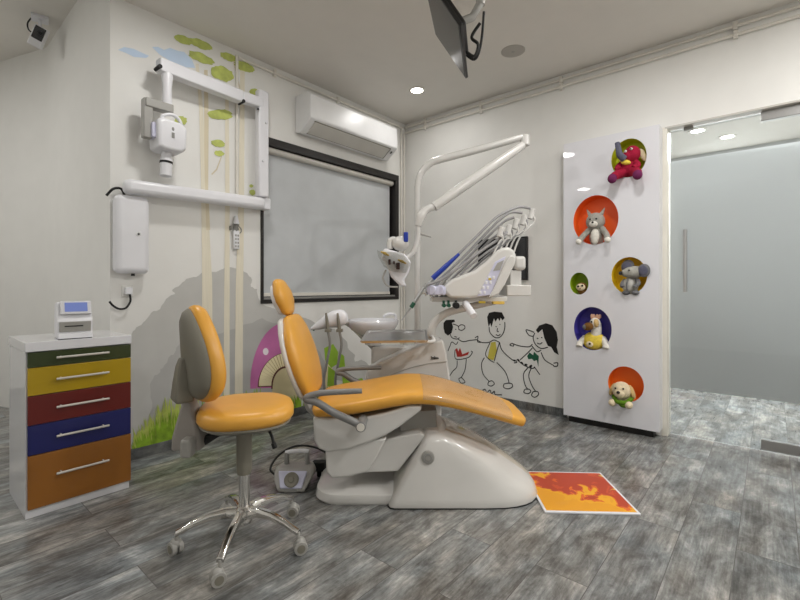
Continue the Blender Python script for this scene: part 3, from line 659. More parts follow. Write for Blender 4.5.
# 3 small brown faced toy
t = toy('plush_monkey', 'tiny cream faced plush peeking from the small green niche', 2, dx=.012, dy=.035)
b = B(); e_(b,0,0,.03,.04,.032,.035); obj('body', b, 'f_brown', t)
b = B(); e_(b,0,-.012,.06,.045,.036,.032); obj('head', b, 'f_brown', t)
b = B(); e_(b,0,-.036,.056,.04,.016,.027); obj('face', b, 'f_cream', t)
eyes(t, [(-.017,-.05,.062),(.019,-.05,.068)], .0085)
b = B(); e_(b,0,-.052,.044,.007,.005,.004); obj('mouth', b, 'f_brown', t)
# 4 grey mouse
t = toy('plush_mouse', 'grey plush mouse with big round ears in the yellow niche', 3, dx=.012, dy=.03)
b = B(); e_(b,-.005,0,.06,.055,.045,.07); obj('body', b, 'f_grey', t)
b = B(); b.tube([(.03*SX,-.02,.155),(-.015*SX,-.05,.152),(-.055*SX,-.07,.148)], [.046,.038,.018], 14, 5); b.ell((.035*SX,-.018,.156), (.044,.046,.044)); obj('head', b, 'f_grey', t)
b = B(); e_(b,-.066,-.076,.148,.014,.013,.014); obj('nose', b, 'black', t)
for x, y, z, rr in ((-.03,.0,.195,.052), (.10,-.045,.165,.047)):
    b = B(); e_(b,x,y,z,rr,.014,rr); er = obj('ear', b, 'f_dgrey', t)
    b = B(); e_(b,x-.003,y-.010,z,rr*.74,.008,rr*.74); obj('inner_ear', b, 'f_slate', er)
b = B(); e_(b,-.02,-.035,.065,.046,.024,.05,(0,.25,0)); obj('vest', b, 'f_pale', t)
b = B(); b.tube([(-.012*SX,-.062,.105),(-.022*SX,-.066,.065),(-.018*SX,-.058,.025)], .005, 8, 4); obj('vest_stripe', b, 'f_dgrey', t)
for s in (-1,1): b = B(); b.tube([(s*.045*SX,-.02,.10),(s*.06*SX,-.045,.075),(s*.045*SX-.01,-.058,.05)], .015, 8, 4); obj('arm', b, 'f_dgrey', t)
for s in (-1,1): b = B(); e_(b,s*.035,-.03,.010,.03,.032,.018); obj('foot', b, 'f_dgrey', t)
eyes(t, [(.002,-.088,.168)], .0062)
# 5 horse in a yellow shirt
t = toy('plush_horse', 'white plush horse with brown muzzle and yellow shirt in the blue niche', 4, dx=.0, dy=.045)
b = B(); e_(b,0,0,.065,.098,.055,.072); obj('shirt', b, 'f_yellow', t)
b = B(); e_(b,-.02,-.05,.045,.03,.014,.022); obj('shirt_patch', b, 'f_cream', t)
b = B(); b.tube([(.01*SX,0,.10),(.02*SX,-.005,.15),(.02*SX,-.01,.20)], [.042,.038,.036], 12, 4); e_(b,.015,-.02,.20,.045,.042,.044); hd = obj('head', b, 'f_white', t)
b = B(); e_(b,-.03,-.06,.178,.045,.035,.03,(0,-.35,0)); obj('muzzle', b, 'f_brown', hd)
b = B(); e_(b,-.052,-.085,.175,.016,.014,.018); obj('nostril_patch', b, 'f_dgrey', hd)
b = B(); e_(b,.03,-.045,.205,.025,.02,.032); obj('cheek_patch', b, 'f_tan', hd)
for x in (-.015,.0,.025,.045): b = B(); e_(b,x,-.01,.25,.014,.014,.022,(0,x*8,0)); obj('forelock', b, 'f_pink', hd)
for s in (-1,1): b = B(); b.tube([(s*.07*SX,0,.09),(s*.105*SX,-.03,.05),(s*.11*SX,-.05,.02)], .024, 10, 4); obj('arm', b, 'f_white', t)
eyes(t, [(.0,-.066,.215)], .007); eyes(t, [(-.015,-.064,.05)], .008)
# 6 cream puppy
t = toy('plush_puppy', 'cream plush puppy with green collar in the lowest orange niche', 5, dx=-.012, dy=.005)
b = B(); e_(b,0,.01,.045,.07,.05,.06); obj('body', b, 'f_cream', t)
b = B(); e_(b,-.01,-.03,.085,.072,.06,.062); e_(b,-.012,-.075,.07,.04,.026,.032); hd = obj('head', b, 'f_cream', t)
for s in (-1,1):
    b = B(); e_(b,-.01+s*.075,-.015,.08,.02,.024,.05,(0,-s*.35,0)); obj('ear', b, 'f_tan', hd)
    b = B(); e_(b,-.005+s*.062,-.075,-.002,.03,.034,.026); obj('paw', b, 'f_cream', t)
b = B(); e_(b,-.015,-.103,.082,.014,.009,.010); obj('nose', b, 'black', hd)
b = B(); b.tube([(-.07*SX,-.03,.035),(-.04*SX,-.075,.015),(.0,-.088,.01),(.04*SX,-.075,.015),(.065*SX,-.03,.035)], .016, 10, 5); e_(b,.02,-.085,-.004,.035,.012,.02); obj('collar', b, 'f_green', t)
eyes(t, [(-.042,-.082,.105),(.018,-.082,.108)], .0065)

# ================================================================== BLACK WALL PANEL behind the console
q0, q1 = onX(478,240,-.03), onX(527,280,-.03)
t = thing('wall_screen', 'black flat rectangle on the door wall behind the instrument hoses', 'wall screen', (-.001,q0.y,q1.z))
b = B(); b.box(-.03,0,q1.y-q0.y,0,0,q0.z-q1.z); obj('casing', b, 'black', t, bev=.003)
b = B(); b.box(-.0312,-.0295,q1.y-q0.y+.012,-.012,.012,q0.z-q1.z-.012); obj('screen', b, 'black_gloss', t)

# ================================================================== CCTV CAMERA
cc = thing('cctv_camera', 'small white security camera hanging at the upper left', 'security camera', (-2.83,1.13,HP-.0005), math.radians(-10))
b = B(); b.box(-.05,.05,-.05,.05,-.02,0); obj('ceiling_plate', b, 'cool_white', cc, bev=.004)
b = B(); b.tube([(0,0,-.01),(0,0,-.10),(.005,-.01,-.13)], .012, 10); obj('mount_arm', b, 'cool_white', cc)
T = Matrix.Translation((.0,-.06,-.15)) @ Matrix.Rotation(math.radians(20),4,'Y') @ Matrix.Rotation(math.radians(24),4,'X') @ Matrix.Diagonal((.85,.85,.95,1))
b = B(); b.box(-.045,.045,-.06,.06,-.10,.055,T); cb = obj('camera_body', b, 'cool_white', cc, bev=.006)
b = B(); b.box(-.037,.037,-.066,-.059,-.045,.05,T); fp = obj('front_plate', b, 'black_gloss', cc, bev=.003)
b = B(); b.lathe([(0,.014),(.013,.014),(.016,0),(0,0)], 16, T=T @ Matrix.Translation((.01,-.066,.01)) @ Matrix.Rotation(PI/2,4,'X'), caps=(False,False)); obj('lens', b, 'black', fp)
b = B(); b.tube([(-.05,.03,-.01),(-.07,.05,-.05),(-.06,.04,-.10),(-.02,.0,-.13)], .005, 8, 5); obj('camera_cable', b, 'rubber', cc)

# ================================================================== CEILING TV
tvd = 2.15; f = Fr(.285, tvd, 2.32)
tv = thing('ceiling_monitor', 'black monitor hung from the ceiling tilted down over the chair', 'monitor', f.loc, f.rot)
wd = V(math.sin(math.radians(11.7)), math.cos(math.radians(11.7)), 0); A_ = f.l(.198,2.4,2.448); B_ = f.l(.363,2.4,2.195)
up = (A_-B_).normalized(); up = (up - wd*up.dot(wd)).normalized(); nr = wd.cross(up).normalized()
if nr.x > 0: nr = -nr
def tvbox(u0, u1, v0, v1, n0, n1):
    b = B(); P = lambda u, v, n: B_-wd*u+up*v+nr*n
    b.quadring([[P(u0,v0,n), P(u1,v0,n), P(u1,v1,n), P(u0,v1,n)] for n in (n0, n1)]); return b
obj('casing', tvbox(0,.50,0,.315,-.016,0), 'black', tv, bev=.004)
obj('screen', tvbox(.008,.492,.012,.307,-.002,.0012), 'black_gloss', tv)
obj('rear_housing', tvbox(.12,.40,.05,.25,-.06,-.027), 'black', tv, bev=.008)
mc = B_-wd*.26+up*.15
b = B(); e0 = mc-nr*.055; b.tube([e0, e0+V(.08,.0,.03), e0+V(.12,0,.10)], .02, 12); b.cyl(e0+V(.12,0,.09), V(e0.x+.12,e0.y,H-2.32-.002), .022); b.box(e0.x+.06,e0.x+.18,e0.y-.06,e0.y+.06,H-2.32-.012,H-2.32-.001); obj('ceiling_mount', b, 'mid_grey', tv)
b = B(); c0 = B_-wd*.16+up*.06-nr*.04
b.tube([c0, c0+V(.05,0,-.03), c0+V(.07,0,.03), c0+V(.04,.02,.08), c0+V(.08,0,.14)], .008, 8, 6); b.tube([c0+V(0,.05,.02), c0+V(.06,.05,-.02), c0+V(.09,.03,.05), c0+V(.10,0,.2)], .007, 8, 6); obj('cable_bundle', b, 'rubber', tv)

# ================================================================== DENTAL CHAIR
f = Fr(.158, 2.30); ch = thing('dental_chair', 'reclining dental chair with orange cushions on a white wedge base', 'dental chair', f.loc, f.rot)
P = f.p
# base wedge: plan outlines lofted upward
def plan(xl, xr, hw, z, n=15, cr=.03):
    o = [V(xl,-hw+cr,z), V(xl+cr*.3,-hw+cr*.3,z), V(xl+cr,-hw,z)]
    xm = max(xl+cr+.01, xr-.30*(min(1,(xr-xl)/.6)))
    for k in range(n+1):
        a = -PI/2+PI*k/n; ca, sa = math.cos(a), math.sin(a)
        o.append(V(xm+(xr-xm)*abs(ca)**.75, hw*math.copysign(abs(sa)**.8, sa), z))
    o += [V(xl+cr,hw,z), V(xl+cr*.3,hw-cr*.3,z), V(xl,hw-cr,z)]
    return o
lv = [(0,-.215,.544,.242),(.012,-.212,.548,.245),(.045,-.196,.538,.240),(.08,-.178,.515,.234),(.12,-.155,.468,.229),(.165,-.128,.405,.224),(.213,-.098,.336,.219),(.25,-.075,.27,.214),(.286,-.056,.195,.207),(.312,-.043,.13,.198),(.329,-.032,.08,.184),(.336,-.018,.045,.165)]
b = B(); b.quadring([plan(xl,xr,hw,z) for z,xl,xr,hw in lv]); bs = obj('base_cover', b, 'white_plastic', ch, ang=60)
b = B(); g_ = []
for z,xl,xr_,hw_ in lv[3:-1]:
    xm = max(xl+.04, xr_-.30*(min(1,(xr_-xl)/.6))); row = []
    for k in range(13):
        a = math.radians(-64+128*k/12); row.append(V(xm+(xr_-xm)*abs(math.cos(a))**.75+.002, hw_*.72*math.copysign(abs(math.sin(a))**.8, math.sin(a)), z+.003))
    g_.append(row)
b.quadring(g_, (False,False), closed=False); bi = obj('base_inset', b, 'gloss_brown_reflect', bs, ang=60); bi['label'] = 'glossy inset plate with painted brownish reflection'
b = B(); b.quadring([plan(-.218,.547,.244,-.0003), plan(-.218,.548,.2455,.006)]); obj('cover_shadow_line', b, 'rubber', bs)  # dark strip painted in for the shadow line under the cover
ec = P(428,458,2.072)
b = B(); b.lathe([(0,.003),(.026,.003),(.031,.0015),(.031,-.012),(0,-.012)], 24, T=Matrix.Translation(ec) @ Matrix.Rotation(PI/2+.10,4,'X'), caps=(False,False)); em = obj('round_emblem', b, 'mid_grey', bs)
b = B(); b.lathe([(.017,.0045),(.021,.0045),(.021,.0025),(.017,.0025)], 20, T=Matrix.Translation(ec) @ Matrix.Rotation(PI/2+.10,4,'X'), caps=(False,False)); obj('emblem_ring', b, 'steel', em)
# base plate
def rrect(x0, x1, hw, z, r, n=6):
    o = []
    for cx, cy, a0 in ((x1-.01,-hw+.01,-90),(x1-.01,hw-.01,0),(x0+r,hw-r,90),(x0+r,-hw+r,180)):
        rr = .01 if cx > x0+r+.01 else r
        for k in range(n+1):
            a = math.radians(a0+90*k/n); o.append(V(cx+rr*math.cos(a), cy+rr*math.sin(a), z))
    return o
b = B(); b.quadring([rrect(-.578,-.15,.198,0,.12), rrect(-.585,-.15,.205,.012,.12), rrect(-.578,-.15,.198,.046,.12), rrect(-.56,-.15,.18,.055,.11)]); obj('base_plate', b, 'white_plastic', ch, ang=50)
b = B(); b.quadring([rrect(-.575,.2,.195,-.0004,.12), rrect(-.575,.2,.195,.004,.12)]); obj('base_shadow_line', b, 'rubber', ch)  # dark strip in place of the shadow line along the floor
# lift link
D1 = 2.14
lk = [P(*q, D1) for q in ((366,446),(387,439),(420,433),(426,436),(398,471.5),(360,473))]
b = B(); b.prism([(p.x,p.z) for p in lk], 'y', D1-2.3, .16); obj('lift_link', b, 'white_plastic', ch, bev=.006)
b = B(); q = [P(*k, 2.2) for k in ((400,413),(437,411),(437,440),(400,440))]; b.prism([(p.x,p.z) for p in q], 'y', -.08, .12); obj('inner_column', b, 'mid_grey', ch, bev=.004)
# shells
D2 = 2.075
up_ = [P(*q, D2) for q in ((312.5,417),(314,441),(318,449),(327,452.5),(348,450),(367.5,443.5),(386.6,435.5),(400,427),(421,411),(422,406),(408,406),(386,413),(358,419))]
b = B(); b.prism([(p.x,p.z) for p in up_], 'y', D2-2.3, .225); obj('seat_shell', b, 'white_plastic', ch, bev=.014)
lo_ = [P(*q, 2.09) for q in ((325,450),(326,473),(331,479),(348,477.6),(367.5,472.5),(375,462),(387,438),(366,440),(345,447))]
b = B(); b.prism([(p.x,p.z) for p in lo_], 'y', 2.09-2.3, .205); obj('lower_shell', b, 'white_plastic', ch, bev=.012)
# seat cushion
path = [(-.555,.452),(-.48,.462),(-.38,.476),(-.28,.494),(-.19,.510),(-.12,.520),(-.05,.520),(.02,.512),(.10,.494),(.20,.466),(.30,.436),(.38,.409),(.44,.388)]
hw = [.235,.25,.252,.252,.25,.248,.245,.24,.232,.222,.212,.20,.182]; ht = [.036,.042,.044,.044,.044,.043,.041,.039,.037,.035,.034,.033,.031]
b = B(); b.slab(path, hw, ht, n=36, e=3.4, end=1.0); seat = obj('seat_cushion', b, 'vinyl_orange', ch, ang=80)
p2 = path[6:]; b = B()
nn = 15; rings = []
for i, (px_, pz_) in enumerate(p2[:-1]):
    k = i+6; t_ = V(path[min(k+1,12)][0]-path[k-1][0], 0, path[min(k+1,12)][1]-path[k-1][1]).normalized(); nrm = V(-t_.z,0,t_.x)
    r1 = []
    for j in range(nn):
        a = PI*j/(nn-1); ca, sa = math.cos(a), math.sin(a)
        r1.append(V(px_,0,pz_)+V(0,(hw[k]+.003)*math.copysign(abs(ca)**(2/3.4),ca),0)+nrm*(ht[k]+.003)*abs(sa)**(2/3.4))
    rings.append(r1)
b.quadring(rings, (False,False), closed=False); fc = obj('foot_cover', b, 'film', seat); fc['label'] = 'clear plastic foot cover'
# backrest, its shell and headrest
bp = [(-.618,.525),(-.632,.575),(-.652,.64),(-.674,.71),(-.694,.775),(-.710,.83),(-.722,.868)]
bh = [.175,.205,.225,.23,.215,.185,.145]; bt = [.034,.043,.047,.047,.044,.040,.034]
b = B(); b.slab(bp, bh, bt, n=32, e=2.7, end=1.1); bk = obj('backrest_cushion', b, 'vinyl_orange', ch, ang=80)
b = B(); b.slab([(x-.030,z-.004) for x, z in bp], [h+.003 for h in bh], [.026]*7, n=32, e=2.7, end=1.2); obj('backrest_shell', b, 'white_plastic', ch, ang=70)
hp = [(-.752,.938),(-.763,.975),(-.778,1.02),(-.791,1.055)]
b = B(); b.slab(hp, [.085,.115,.115,.085], [.030,.036,.036,.030], n=28, e=2.4, end=1.2); hr = obj('headrest', b, 'vinyl_orange', ch, ang=80)
b = B(); b.slab([(x-.024,z-.012) for x, z in hp], [.07,.10,.10,.07], [.022,.026,.024,.018], n=24, e=2.4, end=1.0); obj('headrest_shell', b, 'cool_white', hr, ang=70)
for y in (-.03,.03): b = B(); b.tube([(-.748,y,.94),(-.728,y,.86)], .008, 10); obj('headrest_post', b, 'rubber', ch)
b = B(); b.tube([(-.655,.0,.50),(-.62,0,.43),(-.55,0,.38)], [.02,.035,.04], 12, 3, flat=2.2); obj('back_hinge', b, 'mid_grey', ch)
# armrests: bent flat tube, V shaped, with round pivot
for y, nm in ((-.315,'near'),(.315,'far')):
    s = -1 if y < 0 else 1
    if s < 0: pv, tp, e1, up1 = P(361,426,1.985), P(307,397,1.985), P(362,391,1.985), P(322,393,1.985)
    else: pv, tp, e1, up1 = V(-.36,y,.452), V(-.53,y,.548), V(-.27,y,.566), V(-.45,y,.562)
    md_ = tp*.5+pv*.5+V(0,0,-.006)
    b = B(); b.tube([e1, e1*.6+up1*.4+V(0,0,.001), up1, tp*.8+up1*.2+V(-.004,0,.001), tp+V(-.002,0,-.012), tp*.8+pv*.2, md_, pv*.82+tp*.18, pv], [.0115,.0135,.014,.0145,.016,.017,.0175,.0175,.016], 14, 5)
    ar = obj('armrest', b, 'armrest_grey', ch, ang=70)
    b = B(); b.cyl(pv+V(0,s*.018,0), V(pv.x,s*.21,pv.z), .024, n=22); pvt = obj('armrest_pivot', b, 'armrest_grey', ar, bev=.003)
    b = B(); b.cyl(pv+V(0,s*.019,0), pv+V(0,s*.022,0), .018, n=22); obj('pivot_cap', b, 'conduit', ar)
# dark connector box with pedal cable behind the base
b = B(); q = P(319,466,2.42); b.box(q.x-.035,q.x+.035,q.y-.02,q.y+.03,q.z-.025,q.z+.025); b.cyl(q+V(0,0,-.02), V(q.x,q.y,.0), .012); obj('cable_socket', b, 'rubber', ch, bev=.004)

# ================================================================== CUSPIDOR UNIT beside the chair
f = Fr(.02, 2.85); cu = thing('cuspidor_unit', 'white cuspidor unit with round spittoon bowl behind the dental chair', 'dental unit', f.loc, f.rot); P = f.p
D = 2.76
fr_ = [P(*q, D) for q in ((362,402),(364,385),(367,371),(377,364.5),(386,360.5),(397,355.5),(408,350.5),(418,346.5),(430,342.5),(443,340),(446,350),(451,384),(453,402))]
b = B(); b.prism([(p.x,p.z) for p in fr_], 'y', D-2.85, .10); cbd = obj('cabinet_body', b, 'white_plastic', cu, bev=.012)
fl = P(366,400,2.80); fr2 = P(448,400,2.80)
b = B(); b.box(fl.x+.03, fr2.x-.04, -.03, .085, 0, fl.z+.01); obj('pedestal', b, 'white_plastic', cu, bev=.01)
b = B(); q0, q1 = P(371.5,346,2.98), P(440,345,2.98); b.box(q0.x,q1.x,.101,.24,.30,q0.z-.002); obj('rear_housing', b, 'white_plastic', cu, bev=.02)
b = B(); b.box(q0.x+.03,q1.x-.05,.11,.22,0,.31); obj('rear_pedestal', b, 'white_plastic', cu)
b = B(); sm = [P(*q, D-.004) for q in ((388,376.5),(396,373),(410,368),(422,365),(430,363.4),(447,361.6))]; b.tube(sm, .0022, 6, 4); obj('seam', b, 'mid_grey', cbd)
b = B(); w0 = P(431,358,D-.003)
for k in range(7): b.box(w0.x+k*.007, w0.x+k*.007+.0045, w0.y-.001, w0.y+.003, w0.z-.004-(.003 if k % 3 == 0 else 0), w0.z+.005+(.006 if k in (0,3) else 0))
b.tube([w0+V(-.004,0,-.012), w0+V(.02,0,-.008), w0+V(.05,0,-.004)], .0014, 5); obj('logo_mark', b, 'black', cbd)
# bowl
bc = f.l(-.185, 3.0, .70)
b = B(); T = Matrix.Translation(bc)
b.lathe([(.055,-.045),(.06,.0),(.09,.02),(.15,.058),(.172,.095),(.176,.118),(.172,.126),(.165,.121),(.155,.10),(.12,.06),(.05,.035),(0,.03)], 40, T=T, caps=(True,False)); bw = obj('spittoon_bowl', b, 'gloss_white', cu, ang=60)
sp0 = bc+V(.10,.05,.11); b = B(); b.tube([sp0+V(.06,.02,-.02), sp0+V(.055,.02,.035), sp0+V(.03,.01,.052), sp0+V(-.01,0,.048), sp0+V(-.03,-.01,.03)], .0095, 10, 6); obj('water_spout', b, 'cool_white', cu)
# suction holder
h0 = f.l(-.435, 2.86, .0)
hz = EYE-(320-HZ)/FP*2.86
pts_ = [P(*q, 2.86) for q in ((313,328),(320,325),(328,321),(335,319),(341,317.5))]
b = B(); b.slab([(p_.x,p_.z) for p_ in pts_], [.03,.045,.05,.055,.045], [.014,.030,.045,.058,.055], n=24, e=2.3, end=.8)
hd = obj('suction_holder', b, 'cool_white', cu, ang=70)
b = B(); ex = P(341,322,2.86); b.tube([ex, ex+V(.05,.12,-.03), P(374,348,3.04)], .02, 12, 5); obj('holder_arm', b, 'white_plastic', cu)
for px_, tpy in ((326,313), (337.5,313)):
    tp = P(px_,tpy,2.79); md_ = P(px_+2,330,2.79)
    b = B(); b.tube([tp, tp*.6+md_*.4, md_], [.006,.010,.012], 12); b.box(md_.x-.019,md_.x+.019,md_.y-.016,md_.y+.03,md_.z-.012,md_.z+.006); n_ = obj('suction_nozzle', b, 'shell_grey', cu)
    b = B(); b.tube([md_+V(0,0,-.008), P(px_+4,345,2.79), P(px_+1,362,2.80), P(px_-2,385,2.82), P(px_+6,412,2.85), P(px_+26,420,2.86), P(372,410,2.85)], .0085, 10, 6); obj('suction_hose', b, 'grey_plastic', cu)
for k in range(2): b = B(); q = P(314+k*7,326-k*3,2.84); b.cyl(q, q+V(0,-.01,-.03), .006, n=8); obj('holder_hook', b, 'green_knob' if k == 0 else 'mid_grey', hd)

# metal instrument tray on its own bracket
f = Fr(-.02, 2.46); tr = thing('instrument_tray', 'empty steel instrument tray held over the white cuspidor unit', 'tray', tuple(Vector(f.loc)+V(0,0,.738)), f.rot)
f.z = .738; P = f.p
c4 = [f.l(-.225,2.45,.736), f.l(.16,2.45,.742), f.l(.17,2.79,.768), f.l(-.208,2.79,.766)]
def shr(k, dz): 
    m_ = sum(c4, V(0,0,0))/4; return [m_+(p-m_)*k+V(0,0,dz) for p in c4]
b = B(); b.quadring([shr(.95,-.004), shr(1.0,.008), shr(1.0,.0105), shr(.985,.009), shr(.94,.0)], (True,True)); obj('tray_pan', b, 'steel', tr, bev=.001)
b = B(); a0 = f.l(.13,2.62,.748); b.tube([a0+V(-.1,0,-.014), a0+V(.06,.02,-.03), f.l(.205,2.70,.735), f.l(.2,2.78,.735)], .012, 10, 4); obj('tray_arm', b, 'white_plastic', tr)

# ================================================================== INSTRUMENT CONSOLE on swing arm
f = Fr(.50, 2.78); co = thing('instrument_console', 'white dentist instrument console with keypad on a curved arm', 'instrument console', f.loc, f.rot); P = f.p
b = B(); b.tube([P(431,344,2.82), P(431,334,2.82), P(435,322,2.82), P(447,313,2.82), P(465,308,2.82), P(485,303.5,2.82), P(500,300,2.82)], [.028,.028,.027,.025,.023,.022,.022], 16, 6); obj('swing_arm', b, 'white_plastic', co, ang=70)
D = 2.66; pr = [P(*q, D) for q in ((443,291),(444.5,285),(452,279.5),(463,275),(475,270.5),(487,261),(498,250),(503,247.5),(509,247),(514,249.5),(517,255),(516,262),(507,281),(501,292),(492,296),(470,298.5),(450,298.5))]
b = B(); b.prism([(p.x,p.z) for p in pr], 'y', D-2.78, .16); cbo = obj('console_body', b, 'white_plastic', co, bev=.018)
kp = [P(*q, D-.004) for q in ((477.5,296.5),(495,262),(506,256),(491,295))]
b = B(); b.prism([(p.x,p.z) for p in kp], 'y', D-.004-2.78, D+.02-2.78); kpo = obj('keypad_panel', b, 'lilac', co, bev=.003)
b = B(); k4 = [P(*q, D-.007) for q in ((493,271),(497.5,263),(504,260),(500,270))]; b.prism([(p.x,p.z) for p in k4], 'y', D-.007-2.78, D-2.78); obj('display', b, 'mid_grey', kpo)
b = B()
for r_ in range(4):
    for c_ in range(2):
        q = P(489.5-r_*3+c_*4.4, 277.5+r_*5, D-.007); b.box(q.x-.008,q.x+.006,q.y,q.y+.006,q.z-.009,q.z+.009)
obj('key', b, 'cool_white', kpo, bev=.002)
b = B(); q = P(490,279,D-.0075); b.box(q.x-.009,q.x+.008,q.y,q.y+.006,q.z-.006,q.z+.006); obj('lit_key', b, 'yellow_label', kpo)
lp = [P(*q, D-.02) for q in ((489,298),(496,284),(506,262),(511,255),(516,257),(515,264),(506,283),(499,294))]
b = B(); b.prism([(p.x,p.z) for p in lp], 'y', D-.02-2.78, D+.03-2.78); obj('side_grip', b, 'white_plastic', co, bev=.008)
q0, q1 = P(507,287,2.72), P(531,296,2.72); b = B(); b.box(q0.x,q1.x,-.06,.17,q1.z,q0.z+.012); obj('base_tray', b, 'white_plastic', co, bev=.006)
q0, q1 = P(510.5,270,2.74), P(522,286,2.74); b = B(); b.box(q0.x,q1.x,-.03,.10,q1.z,q0.z); obj('neck', b, 'white_plastic', co, bev=.006)
q0, q1 = P(514,256,2.74), P(526,270,2.74); b = B(); b.box(q0.x,q1.x,-.05,.14,q1.z,q0.z); obj('cap', b, 'white_plastic', co, bev=.02)
q0, q1 = P(432,298.5,2.70), P(508,302,2.70); b = B(); b.box(q0.x,q1.x,-.06,.14,q1.z,q0.z+.01); obj('underframe', b, 'white_plastic', co, bev=.006)
for x0, x1 in ((442.5,445.5),(447.5,450),(453,459.5)):
    b = B(); a0 = P((x0+x1)/2,305.5,2.68); r_ = (x1-x0)/2/FP*2.68; b.cyl(a0+V(0,-.01,0), a0+V(0,.04,0), r_ if r_ > .012 else .012, n=14); b.cyl(a0+V(0,.02,0), a0+V(0,.02,.03), .008, n=8); obj('valve_knob', b, 'green_knob' if x0 < 450 else 'black', co)
b = B(); b.tube([P(465,303,2.70), P(474,316,2.60)], .022, 14); obj('pull_handle', b, 'cool_white', co, bev=.004)
b = B(); q = P(482,302,2.69); b.box(q.x-.02,q.x+.02,q.y-.006,q.y+.004,q.z-.008,q.z+.006); obj('yellow_tag', b, 'yellow_label', co)
b = B(); q = P(498,302,2.69); b.box(q.x-.03,q.x+.04,q.y-.006,q.y+.05,q.z-.014,q.z+.004); obj('tan_block', b, 'amber', co, bev=.003)
# holder rail at the left edge
b = B(); h0, h1 = P(431,290,2.64), P(443,290,2.92); b.tube([h0+V(.0,0,0), h1+V(.0,0,0)], .03, 12); b.tube([h0+V(.05,.0,.0), h1+V(.05,0,0)], .03, 12); b.box(h0.x-.01,h0.x+.09,h0.y,h1.y-.02,h0.z-.03,h0.z+.02); obj('holder_rail', b, 'lilac', co, bev=.006)
# whip arms with hose
tips = [(500,231,2.70),(508,229,2.74),(515,223,2.78),(523,219,2.82),(531,213,2.86)]
for k, (tx, ty, td) in enumerate(tips):
    b = B(); b.tube([P(493+k*5,255,td), P(500+k*5,241-k,td), P(tx+3,ty+9,td), P(tx+1,ty+2,td), P(tx,ty-3,td)], [.006,.006,.007,.012,.012], 10, 4); w_ = obj('hose_arm', b, 'white_plastic', co, ang=70)
    b = B(); b.cyl(P(tx-1,ty+6,td), P(tx+2,ty-4,td), .017, n=14); obj('hose_clip', b, 'white_plastic', w_, bev=.004)
# handpieces: each hose + handle is its own thing
HP = [('air water syringe with long thin steel nozzle','syringe'),('handpiece with blue sleeve','handpiece'),('handpiece with plain steel head','handpiece'),('handpiece with grey grip','handpiece'),('handpiece nearest the console hood','handpiece')]
starts = [(426,285,2.64),(432.5,278.5,2.68),(438,281,2.72),(443.5,281.5,2.78),(449,281.5,2.84)]
labels = ['grey syringe with long thin steel nozzle pointing down left from the console', 'blue sleeved dental handpiece at the left edge of the console', 'grey hosed handpiece beside the blue sleeved one on the console rail', 'grey hosed handpiece fourth along the console rail from the syringe', 'grey hosed handpiece closest to the white console hood']
for k, (sx, sy, sd) in enumerate(starts):
    lt = (sx-400)/FP*sd; zz = EYE-(sy-HZ)/FP*sd; g = Fr(lt, sd, zz)
    t = thing('dental_syringe' if k == 0 else 'dental_handpiece', labels[k], 'dental instrument', g.loc, g.rot, None if k == 0 else 'handpieces on the console rail')
    tx, ty, td = tips[4-k] if k else tips[1]
    Q = g.p
    way = [[(426,285),(441,279.5),(462,265),(484,249),(503,236),(509,230)], [(432.5,278.5),(459,253.5),(478,235),(495,218.5),(508,211),(520,207),(530,208.5)], [(438,281),(463,257.5),(482,237.5),(500,219.5),(511,212.5),(522,213)],
           [(443.5,281.5),(466,259.5),(486,238.5),(503,222.5),(514,217.5)], [(449,281.5),(470,261.5),(489,241.5),(500,233),(502,229)]][k]
    pts = [Q(a, c, sd+(td-sd)*i_/(len(way)-1)) for i_, (a, c) in enumerate(way)]
    b = B(); b.tube(pts, .0085, 10, 6); hs_ = obj('hose', b, 'hose_grey', t)
    if k == 0:
        b = B(); b.tube([Q(427,284,sd), Q(420,294,sd), Q(414,303,sd)], [.012,.011,.010], 10); obj('syringe_body', b, 'steel', t)
        b = B(); b.tube([Q(414.2,302.8,sd), Q(411,307.5,sd)], .013, 10); obj('nozzle_nut', b, 'green_knob', t)
        b = B(); b.tube([Q(411,307.5,sd), Q(405,315.5,sd), Q(401.5,320.5,sd)], [.006,.004,.003], 8); obj('nozzle', b, 'steel', t)
        b = B(); b.box(*[v for pr_ in zip(Q(423,292,sd)-V(.008,.01,.01), Q(423,292,sd)+V(.012,.01,.016)) for v in pr_]); obj('trigger', b, 'chrome', t, bev=.003)
    else:
        if k == 1:
            b = B(); b.tube([Q(432.5,278.5,sd), Q(446,266,sd), Q(459,254,sd)], [.0165,.0155,.009], 12); obj('sleeve', b, 'blue', t)
        b = B(); b.tube([Q(sx+1,sy-1,sd), Q(sx-3,sy+6,sd), Q(sx-6,sy+13,sd)], [.013,.016,.010], 12); obj('grip', b, 'steel' if k != 3 else 'mid_grey', t)
        b = B(); e_p = Q(sx-7,sy+15,sd); b.cyl(e_p+V(-.004,0,.010), e_p+V(.008,0,-.010), .010, n=12); obj('turbine_head', b, 'chrome', t)
    # hose continues from the whip arm down to the console
    b = B(); b.tube([Q(tx+2,ty-3,td), Q(tx+4,ty+5,td), Q(tx-1,ty+13,td), Q(tx-14,ty+22,td), Q(tx-28,ty+33,td), Q(tx-40,ty+44,td)], .0065, 8, 6); obj('hose_loop', b, 'hose_grey', t)

